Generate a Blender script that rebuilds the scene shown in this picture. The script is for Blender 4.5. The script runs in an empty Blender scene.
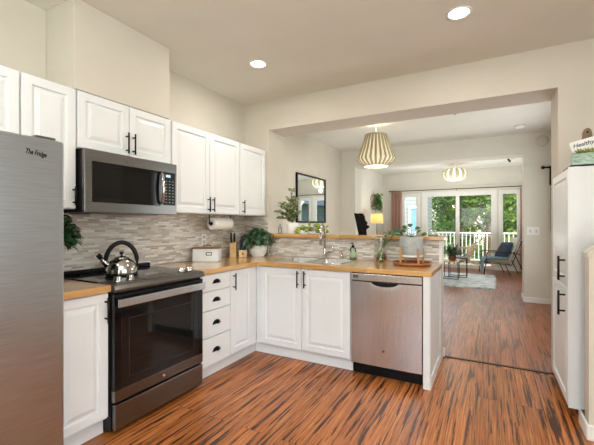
import bpy, bmesh, math, random
from mathutils import Vector, Matrix
PI = math.pi
R = math.radians
random.seed(7)
SC = bpy.context.scene
COL = SC.collection

# ---------------------------------------------------------------- camera
cam_d = bpy.data.cameras.new('camera')
cam = bpy.data.objects.new('camera', cam_d); COL.objects.link(cam)
cam.location = (2.656, 0.0, 1.283)
cam.rotation_euler = (R(90), 0, R(28.361))
cam_d.sensor_fit = 'HORIZONTAL'; cam_d.sensor_width = 36.0
cam_d.lens = 358.07 / 594 * 36.0
cam_d.shift_y = 1.46 / 594
cam_d.clip_start = 0.02; cam_d.clip_end = 300
SC.camera = cam

# ---------------------------------------------------------------- world, sun, big lights, exposure
def lin(c):
    return tuple((v / 12.92 if v <= 0.04045 else ((v + 0.055) / 1.055) ** 2.4) for v in (x / 255 for x in c)) + (1.0,)

world = bpy.data.worlds.new('sky'); SC.world = world; world.use_nodes = True
wn = world.node_tree.nodes; wl = world.node_tree.links; wn.clear()
wo = wn.new('ShaderNodeOutputWorld'); wb = wn.new('ShaderNodeBackground'); ws = wn.new('ShaderNodeTexSky')
ws.sky_type = 'NISHITA'; ws.sun_disc = False; ws.sun_elevation = R(50); ws.sun_rotation = R(120)
ws.air_density = 1.0; ws.dust_density = 2.5; ws.ozone_density = 1.0
wb.inputs['Strength'].default_value = 0.62
wl.new(ws.outputs[0], wb.inputs[0]); wl.new(wb.outputs[0], wo.inputs[0])

sd = bpy.data.lights.new('sun', 'SUN'); sd.energy = 4.2; sd.angle = R(3); sd.color = (1, .95, .86)
so = bpy.data.objects.new('sun', sd); COL.objects.link(so); so.rotation_euler = (R(48), 0, R(35))

def area(name, loc, rot, sx, sy, power, color=(1, 1, 1)):
    d = bpy.data.lights.new(name, 'AREA'); d.shape = 'RECTANGLE'; d.size = sx; d.size_y = sy
    d.energy = power; d.color = color
    o = bpy.data.objects.new(name, d); COL.objects.link(o); o.location = loc; o.rotation_euler = rot
    return o
# fill lamps at unseen rear and side windows; daylight through the patio door
area('fill_rear_window', (2.3, -2.45, 1.55), (R(90), 0, 0), 2.6, 1.5, 26, (.86, .94, 1.0))  # added for frontal fill, no window is seen behind the camera
area('fill_side_window', (4.95, 0.3, 1.5), (R(90), 0, R(90)), 2.2, 1.4, 30, (.90, .96, 1.0))  # fills from the right, at an unseen side window
area('daylight_dining_window', (3.5, 5.4, 1.5), (R(90), 0, R(90)), 1.8, 1.4, 27, (.90, .96, 1.0))
area('daylight_patio_door', (1.82, 12.9, 3.3), (R(-48), 0, 0), 4.0, 1.8, 330, (.90, .96, 1.0))
area('bounce_fill', (2.9, -1.0, 1.7), (R(180), 0, 0), 1.4, 1.4, 135, (.86, .94, 1.0))  # added upward fill lamp, brightens the kitchen ceiling
area('bounce_fill_dining', (1.0, 5.2, .9), (R(180), 0, 0), 1.0, 1.0, 9, (.90, .96, 1.0))  # unseen fill lamp added to lift the dining ceiling and walls
area('bounce_fill_living', (1.9, 9.3, .9), (R(180), 0, 0), 2.2, 2.2, 58, (.94, .98, 1.0))  # added fill lamp, out of sight, evens out the living room

SC.view_settings.view_transform = 'Standard'
SC.view_settings.look = 'None'
SC.view_settings.exposure = 0.15
SC.view_settings.gamma = 1.0
SC.view_settings.use_curve_mapping = False

# ---------------------------------------------------------------- materials
def newmat(name):
    m = bpy.data.materials.new(name); m.use_nodes = True
    nt = m.node_tree; b = nt.nodes['Principled BSDF']
    return m, nt, b
def coords(nt, scale=(1, 1, 1), swap=None):
    tc = nt.nodes.new('ShaderNodeTexCoord'); mp = nt.nodes.new('ShaderNodeMapping')
    g = nt.nodes.new('ShaderNodeNewGeometry')
    src = g.outputs['Position']
    if swap:
        sp = nt.nodes.new('ShaderNodeSeparateXYZ'); cb = nt.nodes.new('ShaderNodeCombineXYZ')
        nt.links.new(src, sp.inputs[0])
        for i, a in enumerate(swap):
            nt.links.new(sp.outputs['XYZ'.index(a)], cb.inputs[i])
        src = cb.outputs[0]
    nt.links.new(src, mp.inputs[0]); mp.inputs['Scale'].default_value = scale
    return mp.outputs[0]
def ramp(nt, fac, stops, const=False):
    r = nt.nodes.new('ShaderNodeValToRGB'); e = r.color_ramp.elements
    if const: r.color_ramp.interpolation = 'CONSTANT'
    while len(e) < len(stops): e.new(0.5)
    for k, (p, c) in enumerate(stops):
        e[k].position = p; e[k].color = lin(c) if max(c) > 2 else tuple(c) + (1,)
    nt.links.new(fac, r.inputs[0]); return r.outputs[0]
def mixc(nt, fac, a, b, mode='MIX'):
    m = nt.nodes.new('ShaderNodeMix'); m.data_type = 'RGBA'; m.blend_type = mode
    for k, v in ((0, fac), (6, a), (7, b)):
        if hasattr(v, 'node'): nt.links.new(v, m.inputs[k])
        else: m.inputs[k].default_value = v
    return m.outputs[2]
def noise(nt, vec, scale, detail=3, rough=.5):
    n = nt.nodes.new('ShaderNodeTexNoise'); n.inputs['Scale'].default_value = scale
    n.inputs['Detail'].default_value = detail; n.inputs['Roughness'].default_value = rough
    nt.links.new(vec, n.inputs['Vector']); return n.outputs[0]
def bump(nt, b, h, strength=.2, dist=.002):
    n = nt.nodes.new('ShaderNodeBump'); n.inputs['Strength'].default_value = strength; n.inputs['Distance'].default_value = dist
    nt.links.new(h, n.inputs['Height']); nt.links.new(n.outputs[0], b.inputs['Normal'])
def plain(name, c, rough=.5, metal=0, var=.06, nscale=8, bmp=0, spec=.5, scale=(1, 1, 1)):
    m, nt, b = newmat(name)
    v = coords(nt, scale)
    n = noise(nt, v, nscale, 4)
    lo = tuple(max(0, x * (1 - var)) for x in c); hi = tuple(min(255, x * (1 + var)) for x in c)
    nt.links.new(ramp(nt, n, [(.3, lo), (.7, hi)]), b.inputs['Base Color'])
    b.inputs['Roughness'].default_value = rough; b.inputs['Metallic'].default_value = metal
    b.inputs['Specular IOR Level'].default_value = spec
    if bmp: bump(nt, b, n, bmp)
    return m
def emis(name, c, s, base=(240, 230, 210)):
    m, nt, b = newmat(name)
    b.inputs['Base Color'].default_value = lin(base)
    b.inputs['Emission Color'].default_value = lin(c); b.inputs['Emission Strength'].default_value = s
    return m
def glassy(name, tint=(255, 255, 255), fac=.12, rough=.02):
    m, nt, b = newmat(name); nt.nodes.remove(b)
    o = nt.nodes['Material Output']; t = nt.nodes.new('ShaderNodeBsdfTransparent'); g = nt.nodes.new('ShaderNodeBsdfGlossy')
    mx = nt.nodes.new('ShaderNodeMixShader'); fr = nt.nodes.new('ShaderNodeFresnel'); fr.inputs[0].default_value = 1.45
    t.inputs[0].default_value = lin(tint); g.inputs['Roughness'].default_value = rough
    ad = nt.nodes.new('ShaderNodeMath'); ad.operation = 'ADD'; ad.inputs[1].default_value = fac; ad.use_clamp = True
    nt.links.new(fr.outputs[0], ad.inputs[0]); nt.links.new(ad.outputs[0], mx.inputs[0])
    nt.links.new(t.outputs[0], mx.inputs[1]); nt.links.new(g.outputs[0], mx.inputs[2]); nt.links.new(mx.outputs[0], o.inputs[0])
    return m

M = {}
M['wall'] = plain('wall_paint', (208, 201, 188), .75, 0, .01, 3, .04)
M['ceiling'] = plain('ceiling_paint', (221, 218, 207), .8, 0, .01, 3, .04)
M['living_wall'] = plain('living_wall_paint', (216, 212, 201), .75, 0, .01, 3, .04)
M['trim'] = plain('white_trim', (232, 231, 226), .4, 0, .01, 4)
M['cab'] = plain('white_cabinet', (228, 230, 231), .35, 0, .008, 4)
M['black'] = plain('matte_black_metal', (22, 22, 22), .35, .6, .1, 20)
M['blackp'] = plain('black_plastic', (16, 16, 17), .35, 0, .1, 20, 0, .25)
M['blackglass'] = plain('black_glass', (12, 12, 13), .07, 0, .05, 20, 0, .35)
M['ovenglass'] = plain('oven_window', (20, 20, 21), .06, 0, .05, 20, 0, .45)
M['chrome'] = plain('chrome', (190, 188, 184), .12, 1, .03, 10)
M['white_plastic'] = plain('white_plastic', (235, 234, 230), .4, 0, .01, 10)
M['white_paper'] = plain('paper', (240, 239, 236), .9, 0, .02, 60, .2)
M['mirror'] = plain('mirror_glass', (225, 228, 226), .01, 1, 0, 3)
M['glass'] = glassy('window_glass', (250, 252, 250), .0)
M['clear'] = glassy('clear_glass', (240, 247, 243), .12)
M['pot_white'] = plain('white_ceramic', (238, 238, 234), .45, 0, .02, 30, .1)
M['pot_grey'] = plain('grey_ceramic', (172, 180, 181), .6, 0, .06, 30, .1)
M['soil'] = plain('soil', (60, 44, 32), .95, 0, .3, 60, .4)
M['terracotta'] = plain('brown_pot', (120, 78, 54), .7, 0, .1, 30)
M['blackfab'] = plain('charcoal_fabric', (42, 44, 48), .9, 0, .15, 80, .2)
M['navy'] = plain('navy_fabric', (52, 64, 82), .9, 0, .2, 60, .3)
M['blue'] = plain('blue_knit', (160, 186, 202), .95, 0, .18, 70, .4)
M['cushion'] = plain('cream_cushion', (205, 202, 190), .9, 0, .05, 40, .1)
M['linen'] = plain('linen_shade', (206, 198, 170), .9, 0, .05, 60)
M['deck'] = plain('grey_decking', (150, 140, 128), .8, 0, .12, 6, .1, scale=(1, 20, 1))
M['grass'] = plain('lawn', (128, 140, 62), .95, 0, .35, 3, .3)
M['bark'] = plain('bark', (104, 84, 68), .95, 0, .35, 8, .5, scale=(1, 1, .2))
M['roof'] = plain('slate_roof', (92, 106, 122), .9, 0, .15, 6, .2)
M['pink'] = plain('pink_lettering', (226, 80, 130), .6)
M['mint'] = plain('distressed_mint_wood', (158, 182, 168), .7, 0, .22, 30, .2, scale=(1, 1, 6))
M['charcoal_wood'] = plain('charcoal_wood', (20, 17, 15), .8, 0, .2, 30, .2, .15)
M['grey_steel_dark'] = plain('dark_oven_steel', (120, 116, 112), .28, 1, .04, 6, scale=(1, 1, 30))
M['olive'] = plain('succulent_green', (150, 158, 84), .6, 0, .3, 40)

def steel(name, c, rough, axis):
    m, nt, b = newmat(name)
    sc = {'z': (60, 60, 1.5), 'y': (60, 1.5, 60), 'x': (1.5, 60, 60)}[axis]
    n = noise(nt, coords(nt, sc), 4, 4)
    nt.links.new(ramp(nt, n, [(.3, tuple(x * .94 for x in c)), (.7, tuple(min(255, x * 1.05) for x in c))]), b.inputs['Base Color'])
    b.inputs['Metallic'].default_value = 1; b.inputs['Roughness'].default_value = rough
    bump(nt, b, n, .06, .0005)
    return m
M['steel'] = steel('brushed_steel', (212, 217, 220), .24, 'z')
M['steel_h'] = steel('brushed_steel_horizontal', (122, 120, 117), .28, 'y')
M['fridge'] = steel('fridge_steel', (182, 190, 198), .3, 'y')

def wood(name, c1, c2, c3, rough, ax='x', scale=1.0, board=0):
    m, nt, b = newmat(name)
    sc = {'x': (2, 22, 22), 'y': (22, 2, 22), 'z': (22, 22, 2)}[ax]
    v = coords(nt, tuple(s * scale for s in sc))
    n = noise(nt, v, 1.2, 5, .6)
    col = ramp(nt, n, [(.25, c1), (.5, c2), (.78, c3)])
    if board:
        bt = nt.nodes.new('ShaderNodeTexBrick'); bv = coords(nt, (1, 1, 1), {'x': 'XYZ', 'y': 'YXZ'}[ax])
        nt.links.new(bv, bt.inputs['Vector']); bt.inputs['Scale'].default_value = 1
        bt.inputs['Brick Width'].default_value = .5; bt.inputs['Row Height'].default_value = board
        bt.inputs['Mortar Size'].default_value = 0; bt.inputs['Color1'].default_value = (.78, .78, .78, 1); bt.inputs['Color2'].default_value = (1.08, 1.08, 1.08, 1)
        col = mixc(nt, 1.0, col, bt.outputs[0], 'MULTIPLY')
    nt.links.new(col, b.inputs['Base Color']); b.inputs['Roughness'].default_value = rough
    if board: b.inputs['Coat Weight'].default_value = 1.0; b.inputs['Coat Roughness'].default_value = .14; b.inputs['Coat IOR'].default_value = 1.75
    return m
M['butcher_x'] = wood('butcher_block_along_x', (188, 136, 72), (206, 156, 88), (218, 174, 110), .3, 'x', 1, .045)
M['butcher_y'] = wood('butcher_block_along_y', (188, 136, 72), (206, 156, 88), (218, 174, 110), .3, 'y', 1, .045)
M['wood'] = wood('tan_wood', (176, 122, 70), (196, 146, 92), (212, 168, 116), .5, 'z')
M['wood_red'] = wood('red_brown_wood', (132, 72, 36), (160, 94, 50), (178, 114, 66), .4, 'x')
M['wood_pale'] = wood('pale_wood', (206, 168, 112), (222, 188, 134), (232, 204, 156), .5, 'z')
M['wood_lid'] = wood('walnut_lid', (110, 78, 54), (136, 100, 72), (160, 124, 92), .5, 'x')
M['wood_board'] = wood('weathered_board', (104, 84, 66), (128, 106, 84), (146, 124, 100), .7, 'z')

def floor_mat(name, dark_c, c1, c2, c3):
    m, nt, b = newmat(name)
    v = coords(nt, (1, 1, 1), 'YXZ')
    bt = nt.nodes.new('ShaderNodeTexBrick'); nt.links.new(v, bt.inputs['Vector'])
    for k, val in (('Scale', 1), ('Brick Width', 1.83), ('Row Height', .142), ('Mortar Size', .0012), ('Mortar Smooth', 0), ('Bias', 0)):
        bt.inputs[k].default_value = val
    bt.offset = .37
    bt.inputs['Color1'].default_value = (0, 0, 0, 1); bt.inputs['Color2'].default_value = (1, 1, 1, 1); bt.inputs['Mortar'].default_value = (.5, .5, .5, 1)
    sep = nt.nodes.new('ShaderNodeSeparateColor'); nt.links.new(bt.outputs[0], sep.inputs[0]); rnd = sep.outputs[0]
    off = nt.nodes.new('ShaderNodeCombineXYZ')
    mul = nt.nodes.new('ShaderNodeMath'); mul.operation = 'MULTIPLY'; mul.inputs[1].default_value = 13
    nt.links.new(rnd, mul.inputs[0]); nt.links.new(mul.outputs[0], off.inputs[1]); nt.links.new(mul.outputs[0], off.inputs[0])
    add = nt.nodes.new('ShaderNodeVectorMath'); add.operation = 'ADD'
    g = coords(nt, (1, 1, 1)); nt.links.new(g, add.inputs[0]); nt.links.new(off.outputs[0], add.inputs[1])
    def st(scale):
        mp = nt.nodes.new('ShaderNodeMapping'); nt.links.new(add.outputs[0], mp.inputs[0]); mp.inputs['Scale'].default_value = scale
        return mp.outputs[0]
    n1 = noise(nt, st((46, 1.5, 1)), 1, 6, .64)
    n2 = noise(nt, st((100, 2.6, 1)), 1, 3, .6)
    n3 = noise(nt, st((9, .8, 1)), 1, 3, .6)
    base = ramp(nt, n2, [(.25, c1), (.5, c2), (.78, c3)])
    tone = ramp(nt, n3, [(.3, (.72, .66, .62)), (.7, (1.14, 1.12, 1.1))])
    base = mixc(nt, 1.0, base, tone, 'MULTIPLY')
    dark = ramp(nt, n1, [(.43, (0., 0., 0.)), (.475, (1., 1., 1.))])
    col = mixc(nt, dark, lin(dark_c), base)
    pl = ramp(nt, rnd, [(0, (.80, .76, .74)), (1, (1.1, 1.08, 1.06))])
    col = mixc(nt, 1.0, col, pl, 'MULTIPLY')
    col = mixc(nt, bt.outputs['Fac'], col, lin((44, 24, 14)))
    nt.links.new(col, b.inputs['Base Color'])
    b.inputs['Roughness'].default_value = .3
    b.inputs['Specular IOR Level'].default_value = .45
    return m
M['floor'] = floor_mat('strand_bamboo_planks', (68, 36, 21), (122, 66, 32), (178, 108, 54), (216, 156, 94))
M['floor_glare'] = floor_mat('bamboo_planks_glare', (98, 52, 32), (132, 72, 44), (168, 100, 62), (200, 136, 92))  # same bamboo, window glare painted in as softer, paler dark streaks

def mosaic(name, swap):
    m, nt, b = newmat(name)
    v = coords(nt, (1, 1, 1), swap)
    bt = nt.nodes.new('ShaderNodeTexBrick'); nt.links.new(v, bt.inputs['Vector'])
    for k, val in (('Scale', 1), ('Brick Width', .085), ('Row Height', .0165), ('Mortar Size', .0011), ('Mortar Smooth', .1), ('Bias', 0)):
        bt.inputs[k].default_value = val
    bt.offset = .43; bt.squash = 1.6; bt.squash_frequency = 3
    bt.inputs['Color1'].default_value = (0, 0, 0, 1); bt.inputs['Color2'].default_value = (1, 1, 1, 1); bt.inputs['Mortar'].default_value = (.5, .5, .5, 1)
    col = ramp(nt, bt.outputs[0], [(0, (176, 164, 152)), (.12, (212, 206, 198)), (.3, (198, 189, 178)), (.45, (226, 222, 214)), (.58, (186, 178, 170)), (.68, (216, 207, 194)), (.8, (232, 229, 223)), (.92, (196, 182, 166))], True)
    n = noise(nt, coords(nt, (3, 3, 40)), 3, 4)
    col = mixc(nt, 1.0, col, ramp(nt, n, [(.3, (.86, .85, .84)), (.7, (1.06, 1.06, 1.06))]), 'MULTIPLY')
    col = mixc(nt, bt.outputs['Fac'], col, lin((196, 190, 182)))
    nt.links.new(col, b.inputs['Base Color']); b.inputs['Roughness'].default_value = .3
    return m
M['tile_yz'] = mosaic('mosaic_left', 'YZX'); M['tile_xz'] = mosaic('mosaic_bar', 'XZY')

def leafmat(name, c1, c2, c3, sc=14, trans=0.0):
    m, nt, b = newmat(name)
    n = noise(nt, coords(nt), sc, 3)
    col = ramp(nt, n, [(.3, c1), (.5, c2), (.7, c3)])
    nt.links.new(col, b.inputs['Base Color']); b.inputs['Roughness'].default_value = .55
    if trans:
        o = nt.nodes['Material Output']; t = nt.nodes.new('ShaderNodeBsdfTranslucent'); mx = nt.nodes.new('ShaderNodeMixShader')
        nt.links.new(col, t.inputs[0]); mx.inputs[0].default_value = trans
        nt.links.new(b.outputs[0], mx.inputs[1]); nt.links.new(t.outputs[0], mx.inputs[2]); nt.links.new(mx.outputs[0], o.inputs[0])
    return m
M['leaf_dark'] = leafmat('dark_green_leaf', (30, 62, 42), (62, 98, 66), (120, 152, 114), 30)
M['leaf_mid'] = leafmat('green_leaf', (50, 84, 34), (84, 122, 50), (136, 168, 78), 30)
M['leaf_euc'] = leafmat('eucalyptus_leaf', (84, 98, 66), (142, 152, 108), (206, 208, 168), 40)
M['leaf_bright'] = leafmat('trailing_leaf', (84, 116, 36), (132, 160, 56), (190, 200, 96), 40)
M['tree1'] = leafmat('tree_leaf_a', (58, 84, 36), (108, 138, 60), (166, 188, 96), 2.2, .4)
M['tree2'] = leafmat('tree_leaf_b', (44, 70, 36), (82, 112, 56), (134, 160, 86), 2.2, .4)
M['tree3'] = leafmat('tree_leaf_c', (88, 106, 56), (140, 158, 86), (190, 202, 122), 2.2, .4)
M['curtain'] = leafmat('dusty_rose_fabric', (222, 190, 176), (228, 198, 184), (234, 206, 192), 40, .45)
M['stem'] = plain('stem', (104, 112, 62), .7, 0, .2, 30)

def siding():
    m, nt, b = newmat('lap_siding')
    w = nt.nodes.new('ShaderNodeTexWave'); w.wave_profile = 'SAW'; w.bands_direction = 'Z'; w.inputs['Scale'].default_value = 1.6
    nt.links.new(coords(nt), w.inputs['Vector'])
    nt.links.new(ramp(nt, w.outputs[1], [(0, (150, 152, 155)), (.85, (168, 170, 171)), (1, (110, 113, 118))]), b.inputs['Base Color'])
    bump(nt, b, w.outputs[1], .5, .02); b.inputs['Roughness'].default_value = .7
    return m
M['siding'] = siding()
def rugmat():
    m, nt, b = newmat('grey_blue_rug')
    n = noise(nt, coords(nt, (2.0, 2.6, 1)), 2.4, 6, .7)
    nt.links.new(ramp(nt, n, [(.34, (146, 160, 172)), (.46, (196, 204, 210)), (.6, (230, 232, 232)), (.75, (176, 188, 198))]), b.inputs['Base Color'])
    n2 = noise(nt, coords(nt), 90, 3); bump(nt, b, n2, .8, .01); b.inputs['Roughness'].default_value = 1
    return m
M['rug'] = rugmat()
M['pot_light'] = emis('downlight_lens', (255, 246, 228), 14)
M['lamp_disc'] = emis('pendant_diffuser', (255, 240, 208), 1.6)
M['lamp_inner'] = emis('pendant_inner_shade', (255, 236, 196), .50, (222, 212, 184))
M['glow'] = emis('glowing_globe', (255, 238, 200), 1.15)
M['shade_lit'] = emis('lit_lamp_shade', (255, 205, 140), .5, (225, 190, 130))
M['display'] = emis('microwave_clock', (200, 230, 255), 1.0, (60, 70, 80))

# ---------------------------------------------------------------- mesh helpers
class MB:
    """collects shapes into one bmesh"""
    def __init__(s): s.bm = bmesh.new(); s.T = Matrix()
    def v(s, p): return s.bm.verts.new(s.T @ Vector(p))
    def face(s, vs, sm=False):
        try: f = s.bm.faces.new(vs); f.smooth = sm; return f
        except ValueError: return None
    def box(s, x0, y0, z0, x1, y1, z1):
        vs = [s.v((x, y, z)) for z in (z0, z1) for y in (y0, y1) for x in (x0, x1)]
        for q in ((0, 2, 3, 1), (4, 5, 7, 6), (0, 1, 5, 4), (2, 6, 7, 3), (0, 4, 6, 2), (1, 3, 7, 5)): s.face([vs[i] for i in q])
        return s
    def slab(s, A, B, filled, w0, w1, axes='xyz'):
        """cells on a grid, extruded w0..w1 along the third axis; only outer faces are made"""
        ia = ['xyz'.index(c) for c in axes]; cache = {}
        def V(i, j, w):
            k = (i, j, w)
            if k not in cache:
                p = [0, 0, 0]; p[ia[0]] = A[i]; p[ia[1]] = B[j]; p[ia[2]] = w; cache[k] = s.v(p)
            return cache[k]
        na, nb = len(A) - 1, len(B) - 1
        F = lambda i, j: 0 <= i < na and 0 <= j < nb and filled(i, j)
        for i in range(na):
            for j in range(nb):
                if not F(i, j): continue
                s.face([V(i, j, w0), V(i, j + 1, w0), V(i + 1, j + 1, w0), V(i + 1, j, w0)])
                s.face([V(i, j, w1), V(i + 1, j, w1), V(i + 1, j + 1, w1), V(i, j + 1, w1)])
                if not F(i - 1, j): s.face([V(i, j, w0), V(i, j, w1), V(i, j + 1, w1), V(i, j + 1, w0)])
                if not F(i + 1, j): s.face([V(i + 1, j, w0), V(i + 1, j + 1, w0), V(i + 1, j + 1, w1), V(i + 1, j, w1)])
                if not F(i, j - 1): s.face([V(i, j, w0), V(i + 1, j, w0), V(i + 1, j, w1), V(i, j, w1)])
                if not F(i, j + 1): s.face([V(i, j + 1, w0), V(i, j + 1, w1), V(i + 1, j + 1, w1), V(i + 1, j + 1, w0)])
        return s
    def rings(s, rs, closed=True, cap0=True, cap1=True, sm=True):
        L = [[s.v(p) for p in r] for r in rs]; n = len(L[0])
        for a, b in zip(L, L[1:]):
            for i in range(n if closed else n - 1):
                j = (i + 1) % n; s.face([a[i], a[j], b[j], b[i]], sm)
        if cap0: s.face(L[0][::-1])
        if cap1: s.face(L[-1])
        return s
    def lathe(s, c, prof, n=24, cap0=True, cap1=True, sm=True, sy=1, ripple=0, rn=12):
        rs = []
        for r, z in prof:
            rs.append([(c[0] + r * (1 + ripple * math.cos(rn * 2 * PI * i / n)) * math.cos(2 * PI * i / n), c[1] + sy * r * (1 + ripple * math.cos(rn * 2 * PI * i / n)) * math.sin(2 * PI * i / n), c[2] + z) for i in range(n)])
        return s.rings(rs, True, cap0, cap1, sm)
    def tube(s, pts, r, n=8, closed=False, flat=1.0, cap=True):
        P = [Vector(p) for p in pts]; rs = []; N = len(P); up = Vector((0, 0, 1)); last = None
        for i, p in enumerate(P):
            if closed: d = P[(i + 1) % N] - P[i - 1]
            else: d = P[min(i + 1, N - 1)] - P[max(i - 1, 0)]
            d.normalize()
            if last is None:
                a = d.cross(up if abs(d.z) < .9 else Vector((1, 0, 0))).normalized()
            else:
                a = (last - d * last.dot(d)).normalized()
            last = a; b = d.cross(a); rr = r[i] if isinstance(r, (list, tuple)) else r
            rs.append([p + a * rr * math.cos(2 * PI * k / n) + b * rr * flat * math.sin(2 * PI * k / n) for k in range(n)])
        if closed: rs.append(rs[0]); cap = False
        return s.rings(rs, True, cap, cap)
    def bar(s, p0, p1, w, h=None):
        """square bar between two points"""
        h = h or w; p0 = Vector(p0); p1 = Vector(p1); d = (p1 - p0).normalized()
        a = d.cross(Vector((0, 0, 1)) if abs(d.z) < .95 else Vector((1, 0, 0))).normalized(); b = a.cross(d)
        rs = [[p + a * (sx * w / 2) + b * (sz * h / 2) for sx, sz in ((-1, -1), (1, -1), (1, 1), (-1, 1))] for p in (p0, p1)]
        return s.rings(rs, sm=False)
    def sup(s, cx, cy, specs, n=32, e=4, cap0=False, cap1=True):
        """stack of rounded rectangles (half x, half y, z)"""
        rs = []
        for hx, hy, z in specs:
            rr = []
            for i in range(n):
                t = 2 * PI * i / n; c, q = math.cos(t), math.sin(t)
                k = (abs(c) ** e + abs(q) ** e) ** (-1 / e)
                rr.append((cx + hx * c * k, cy + hy * q * k, z))
            rs.append(rr)
        return s.rings(rs, True, cap0, cap1)
    def prism(s, pts, h0, h1, axis='y'):
        """polygon (a, b) extruded along an axis"""
        def P(a, b, h): return {'x': (h, a, b), 'y': (a, h, b), 'z': (a, b, h)}[axis]
        return s.rings([[P(a, b, h0) for a, b in pts], [P(a, b, h1) for a, b in pts]], sm=False)
    def leaf(s, p, d, up, L, W, fold=.25, droop=.0):
        p = Vector(p); d = Vector(d).normalized(); up = Vector(up)
        side = d.cross(up)
        if side.length < 1e-3: side = d.cross(Vector((1, 0, .1)))
        side.normalize(); nrm = side.cross(d)
        m1 = p + d * L * .35; m2 = p + d * L * .72 - Vector((0, 0, droop * L * .4)); t = p + d * L - Vector((0, 0, droop * L))
        a = s.v(p); b1 = s.v(m1); b2 = s.v(m2); e = s.v(t)
        l1 = s.v(m1 + side * W * .5 + nrm * W * fold); r1 = s.v(m1 - side * W * .5 + nrm * W * fold)
        l2 = s.v(m2 + side * W * .38 + nrm * W * fold * .8); r2 = s.v(m2 - side * W * .38 + nrm * W * fold * .8)
        for q in ((a, b1, l1), (a, r1, b1), (b1, b2, l2, l1), (b1, r1, r2, b2), (b2, e, l2), (b2, r2, e)): s.face(q, True)
        return s
    def panel(s, o, U, N, w, h, th, raised=True):
        """cabinet door slab with a routed, raised centre; o = lower corner on the back plane"""
        o = Vector(o); U = Vector(U); N = Vector(N); Z = Vector((0, 0, 1))
        if raised: prof = [(0, 0), (0, th - .003), (.003, th), (.052, th), (.057, th - .010), (.068, th - .010), (.092, th - .001)]
        else: prof = [(0, 0), (0, th - .003), (.003, th)]
        rs = []
        flip = U.cross(Z).dot(N) < 0
        for ins, d in prof:
            q = [(ins, ins), (w - ins, ins), (w - ins, h - ins), (ins, h - ins)]
            if flip: q = q[::-1]
            rs.append([o + U * a + Z * b + N * d for a, b in q])
        return s.rings(rs, sm=False)

def link(name, mb, mat, origin=(0, 0, 0), parent=None, local=False, bevel=0, recalc=True):
    bm = mb.bm
    if not local: bmesh.ops.translate(bm, verts=bm.verts, vec=-Vector(origin))
    if recalc: bmesh.ops.recalc_face_normals(bm, faces=bm.faces)
    me = bpy.data.meshes.new(name); bm.to_mesh(me); bm.free()
    o = bpy.data.objects.new(name, me); COL.objects.link(o)
    for m in (mat if isinstance(mat, (list, tuple)) else [mat]): me.materials.append(m)
    if parent: o.parent = parent
    else: o.location = origin
    if bevel:
        b = o.modifiers.new('bevel', 'BEVEL'); b.width = bevel; b.segments = 2; b.limit_method = 'ANGLE'; b.angle_limit = R(40)
    return o
def tag(o, label, cat, group=None, kind=None):
    if label: o['label'] = label
    if cat: o['category'] = cat
    if group: o['group'] = group
    if kind: o['kind'] = kind
    return o
def struct(name, mb, mat, label=None, bevel=0, cat=None):
    o = link(name, mb, mat, bevel=bevel); o['kind'] = 'structure'
    if label: o['label'] = label
    if cat: o['category'] = cat
    return o
class Thing:
    def __init__(s, name, label, cat, loc, rotz=0, group=None, local=False, kind=None):
        s.o = bpy.data.objects.new(name, None); COL.objects.link(s.o); s.o.empty_display_size = .1
        s.o.location = loc; s.o.rotation_euler = (0, 0, rotz); s.loc = loc; s.local = local
        tag(s.o, label, cat, group, kind)
    def part(s, name, mb, mat, parent=None, label=None, bevel=0):
        o = link(name, mb, mat, s.loc, parent or s.o, s.local, bevel)
        if label: o['label'] = label
        return o
def single(name, mb, mat, label, cat, loc, group=None, bevel=0):
    o = link(name, mb, mat, loc, None, False, bevel); return tag(o, label, cat, group)
def copy_tree(o, parent=None):
    c = o.copy(); COL.objects.link(c)
    if parent: c.parent = parent
    for ch in list(o.children): copy_tree(ch, c)
    return c
def text_mb(body, size, T, extrude=.0008, shear=0, bold=.012):
    cu = bpy.data.curves.new('lettering', 'FONT'); cu.body = body; cu.size = size; cu.extrude = extrude; cu.shear = shear; cu.offset = size * bold
    t = bpy.data.objects.new('lettering', cu); COL.objects.link(t)
    bpy.context.view_layer.update()
    me = bpy.data.meshes.new_from_object(t.evaluated_get(bpy.context.evaluated_depsgraph_get()))
    mb = MB(); mb.bm.from_mesh(me); bmesh.ops.transform(mb.bm, matrix=T, verts=mb.bm.verts)
    bpy.data.objects.remove(t); bpy.data.meshes.remove(me); bpy.data.curves.remove(cu)
    return mb
def basis(o, X, Y, Z):
    m = Matrix((Vector(X).to_4d(), Vector(Y).to_4d(), Vector(Z).to_4d(), Vector(o).to_4d())).transposed()
    m[3][0] = m[3][1] = m[3][2] = 0; m[3][3] = 1
    return m
def pull(p0, p1, N, off=.032, r=.0062):
    """bar pull between two ends, standing off along N"""
    p0 = Vector(p0); p1 = Vector(p1); N = Vector(N); d = (p1 - p0); mb = MB()
    mb.tube([p0 + N * off, p1 + N * off], r, 8)
    for t in (.17, .83): mb.tube([p0 + d * t, p0 + d * t + N * off], r * .9, 6)
    return mb
def cup(c, U, N, w=.095):
    mb = MB(); c = Vector(c); U = Vector(U); N = Vector(N); rs = []
    n, m = 12, 6
    for j in range(m + 1):
        ph = PI / 2 * j / m
        rs.append([c + U * (w / 2 * math.cos(PI * i / n) * math.cos(ph * .9)) + Vector((0, 0, 1)) * (.034 * math.sin(PI * i / n) * math.cos(ph) - .010) + N * (.026 * math.sin(ph) * (.35 + .65 * math.sin(PI * i / n))) for i in range(n + 1)])
    mb.rings(rs, False, False, False)
    bmesh.ops.solidify(mb.bm, geom=mb.bm.faces[:], thickness=.003)
    mb.bar(c + U * (w / 2 + .004) + N * .002 - Vector((0, 0, .01)), c - U * (w / 2 + .004) + N * .002 - Vector((0, 0, .01)), .005)
    return mb

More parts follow.
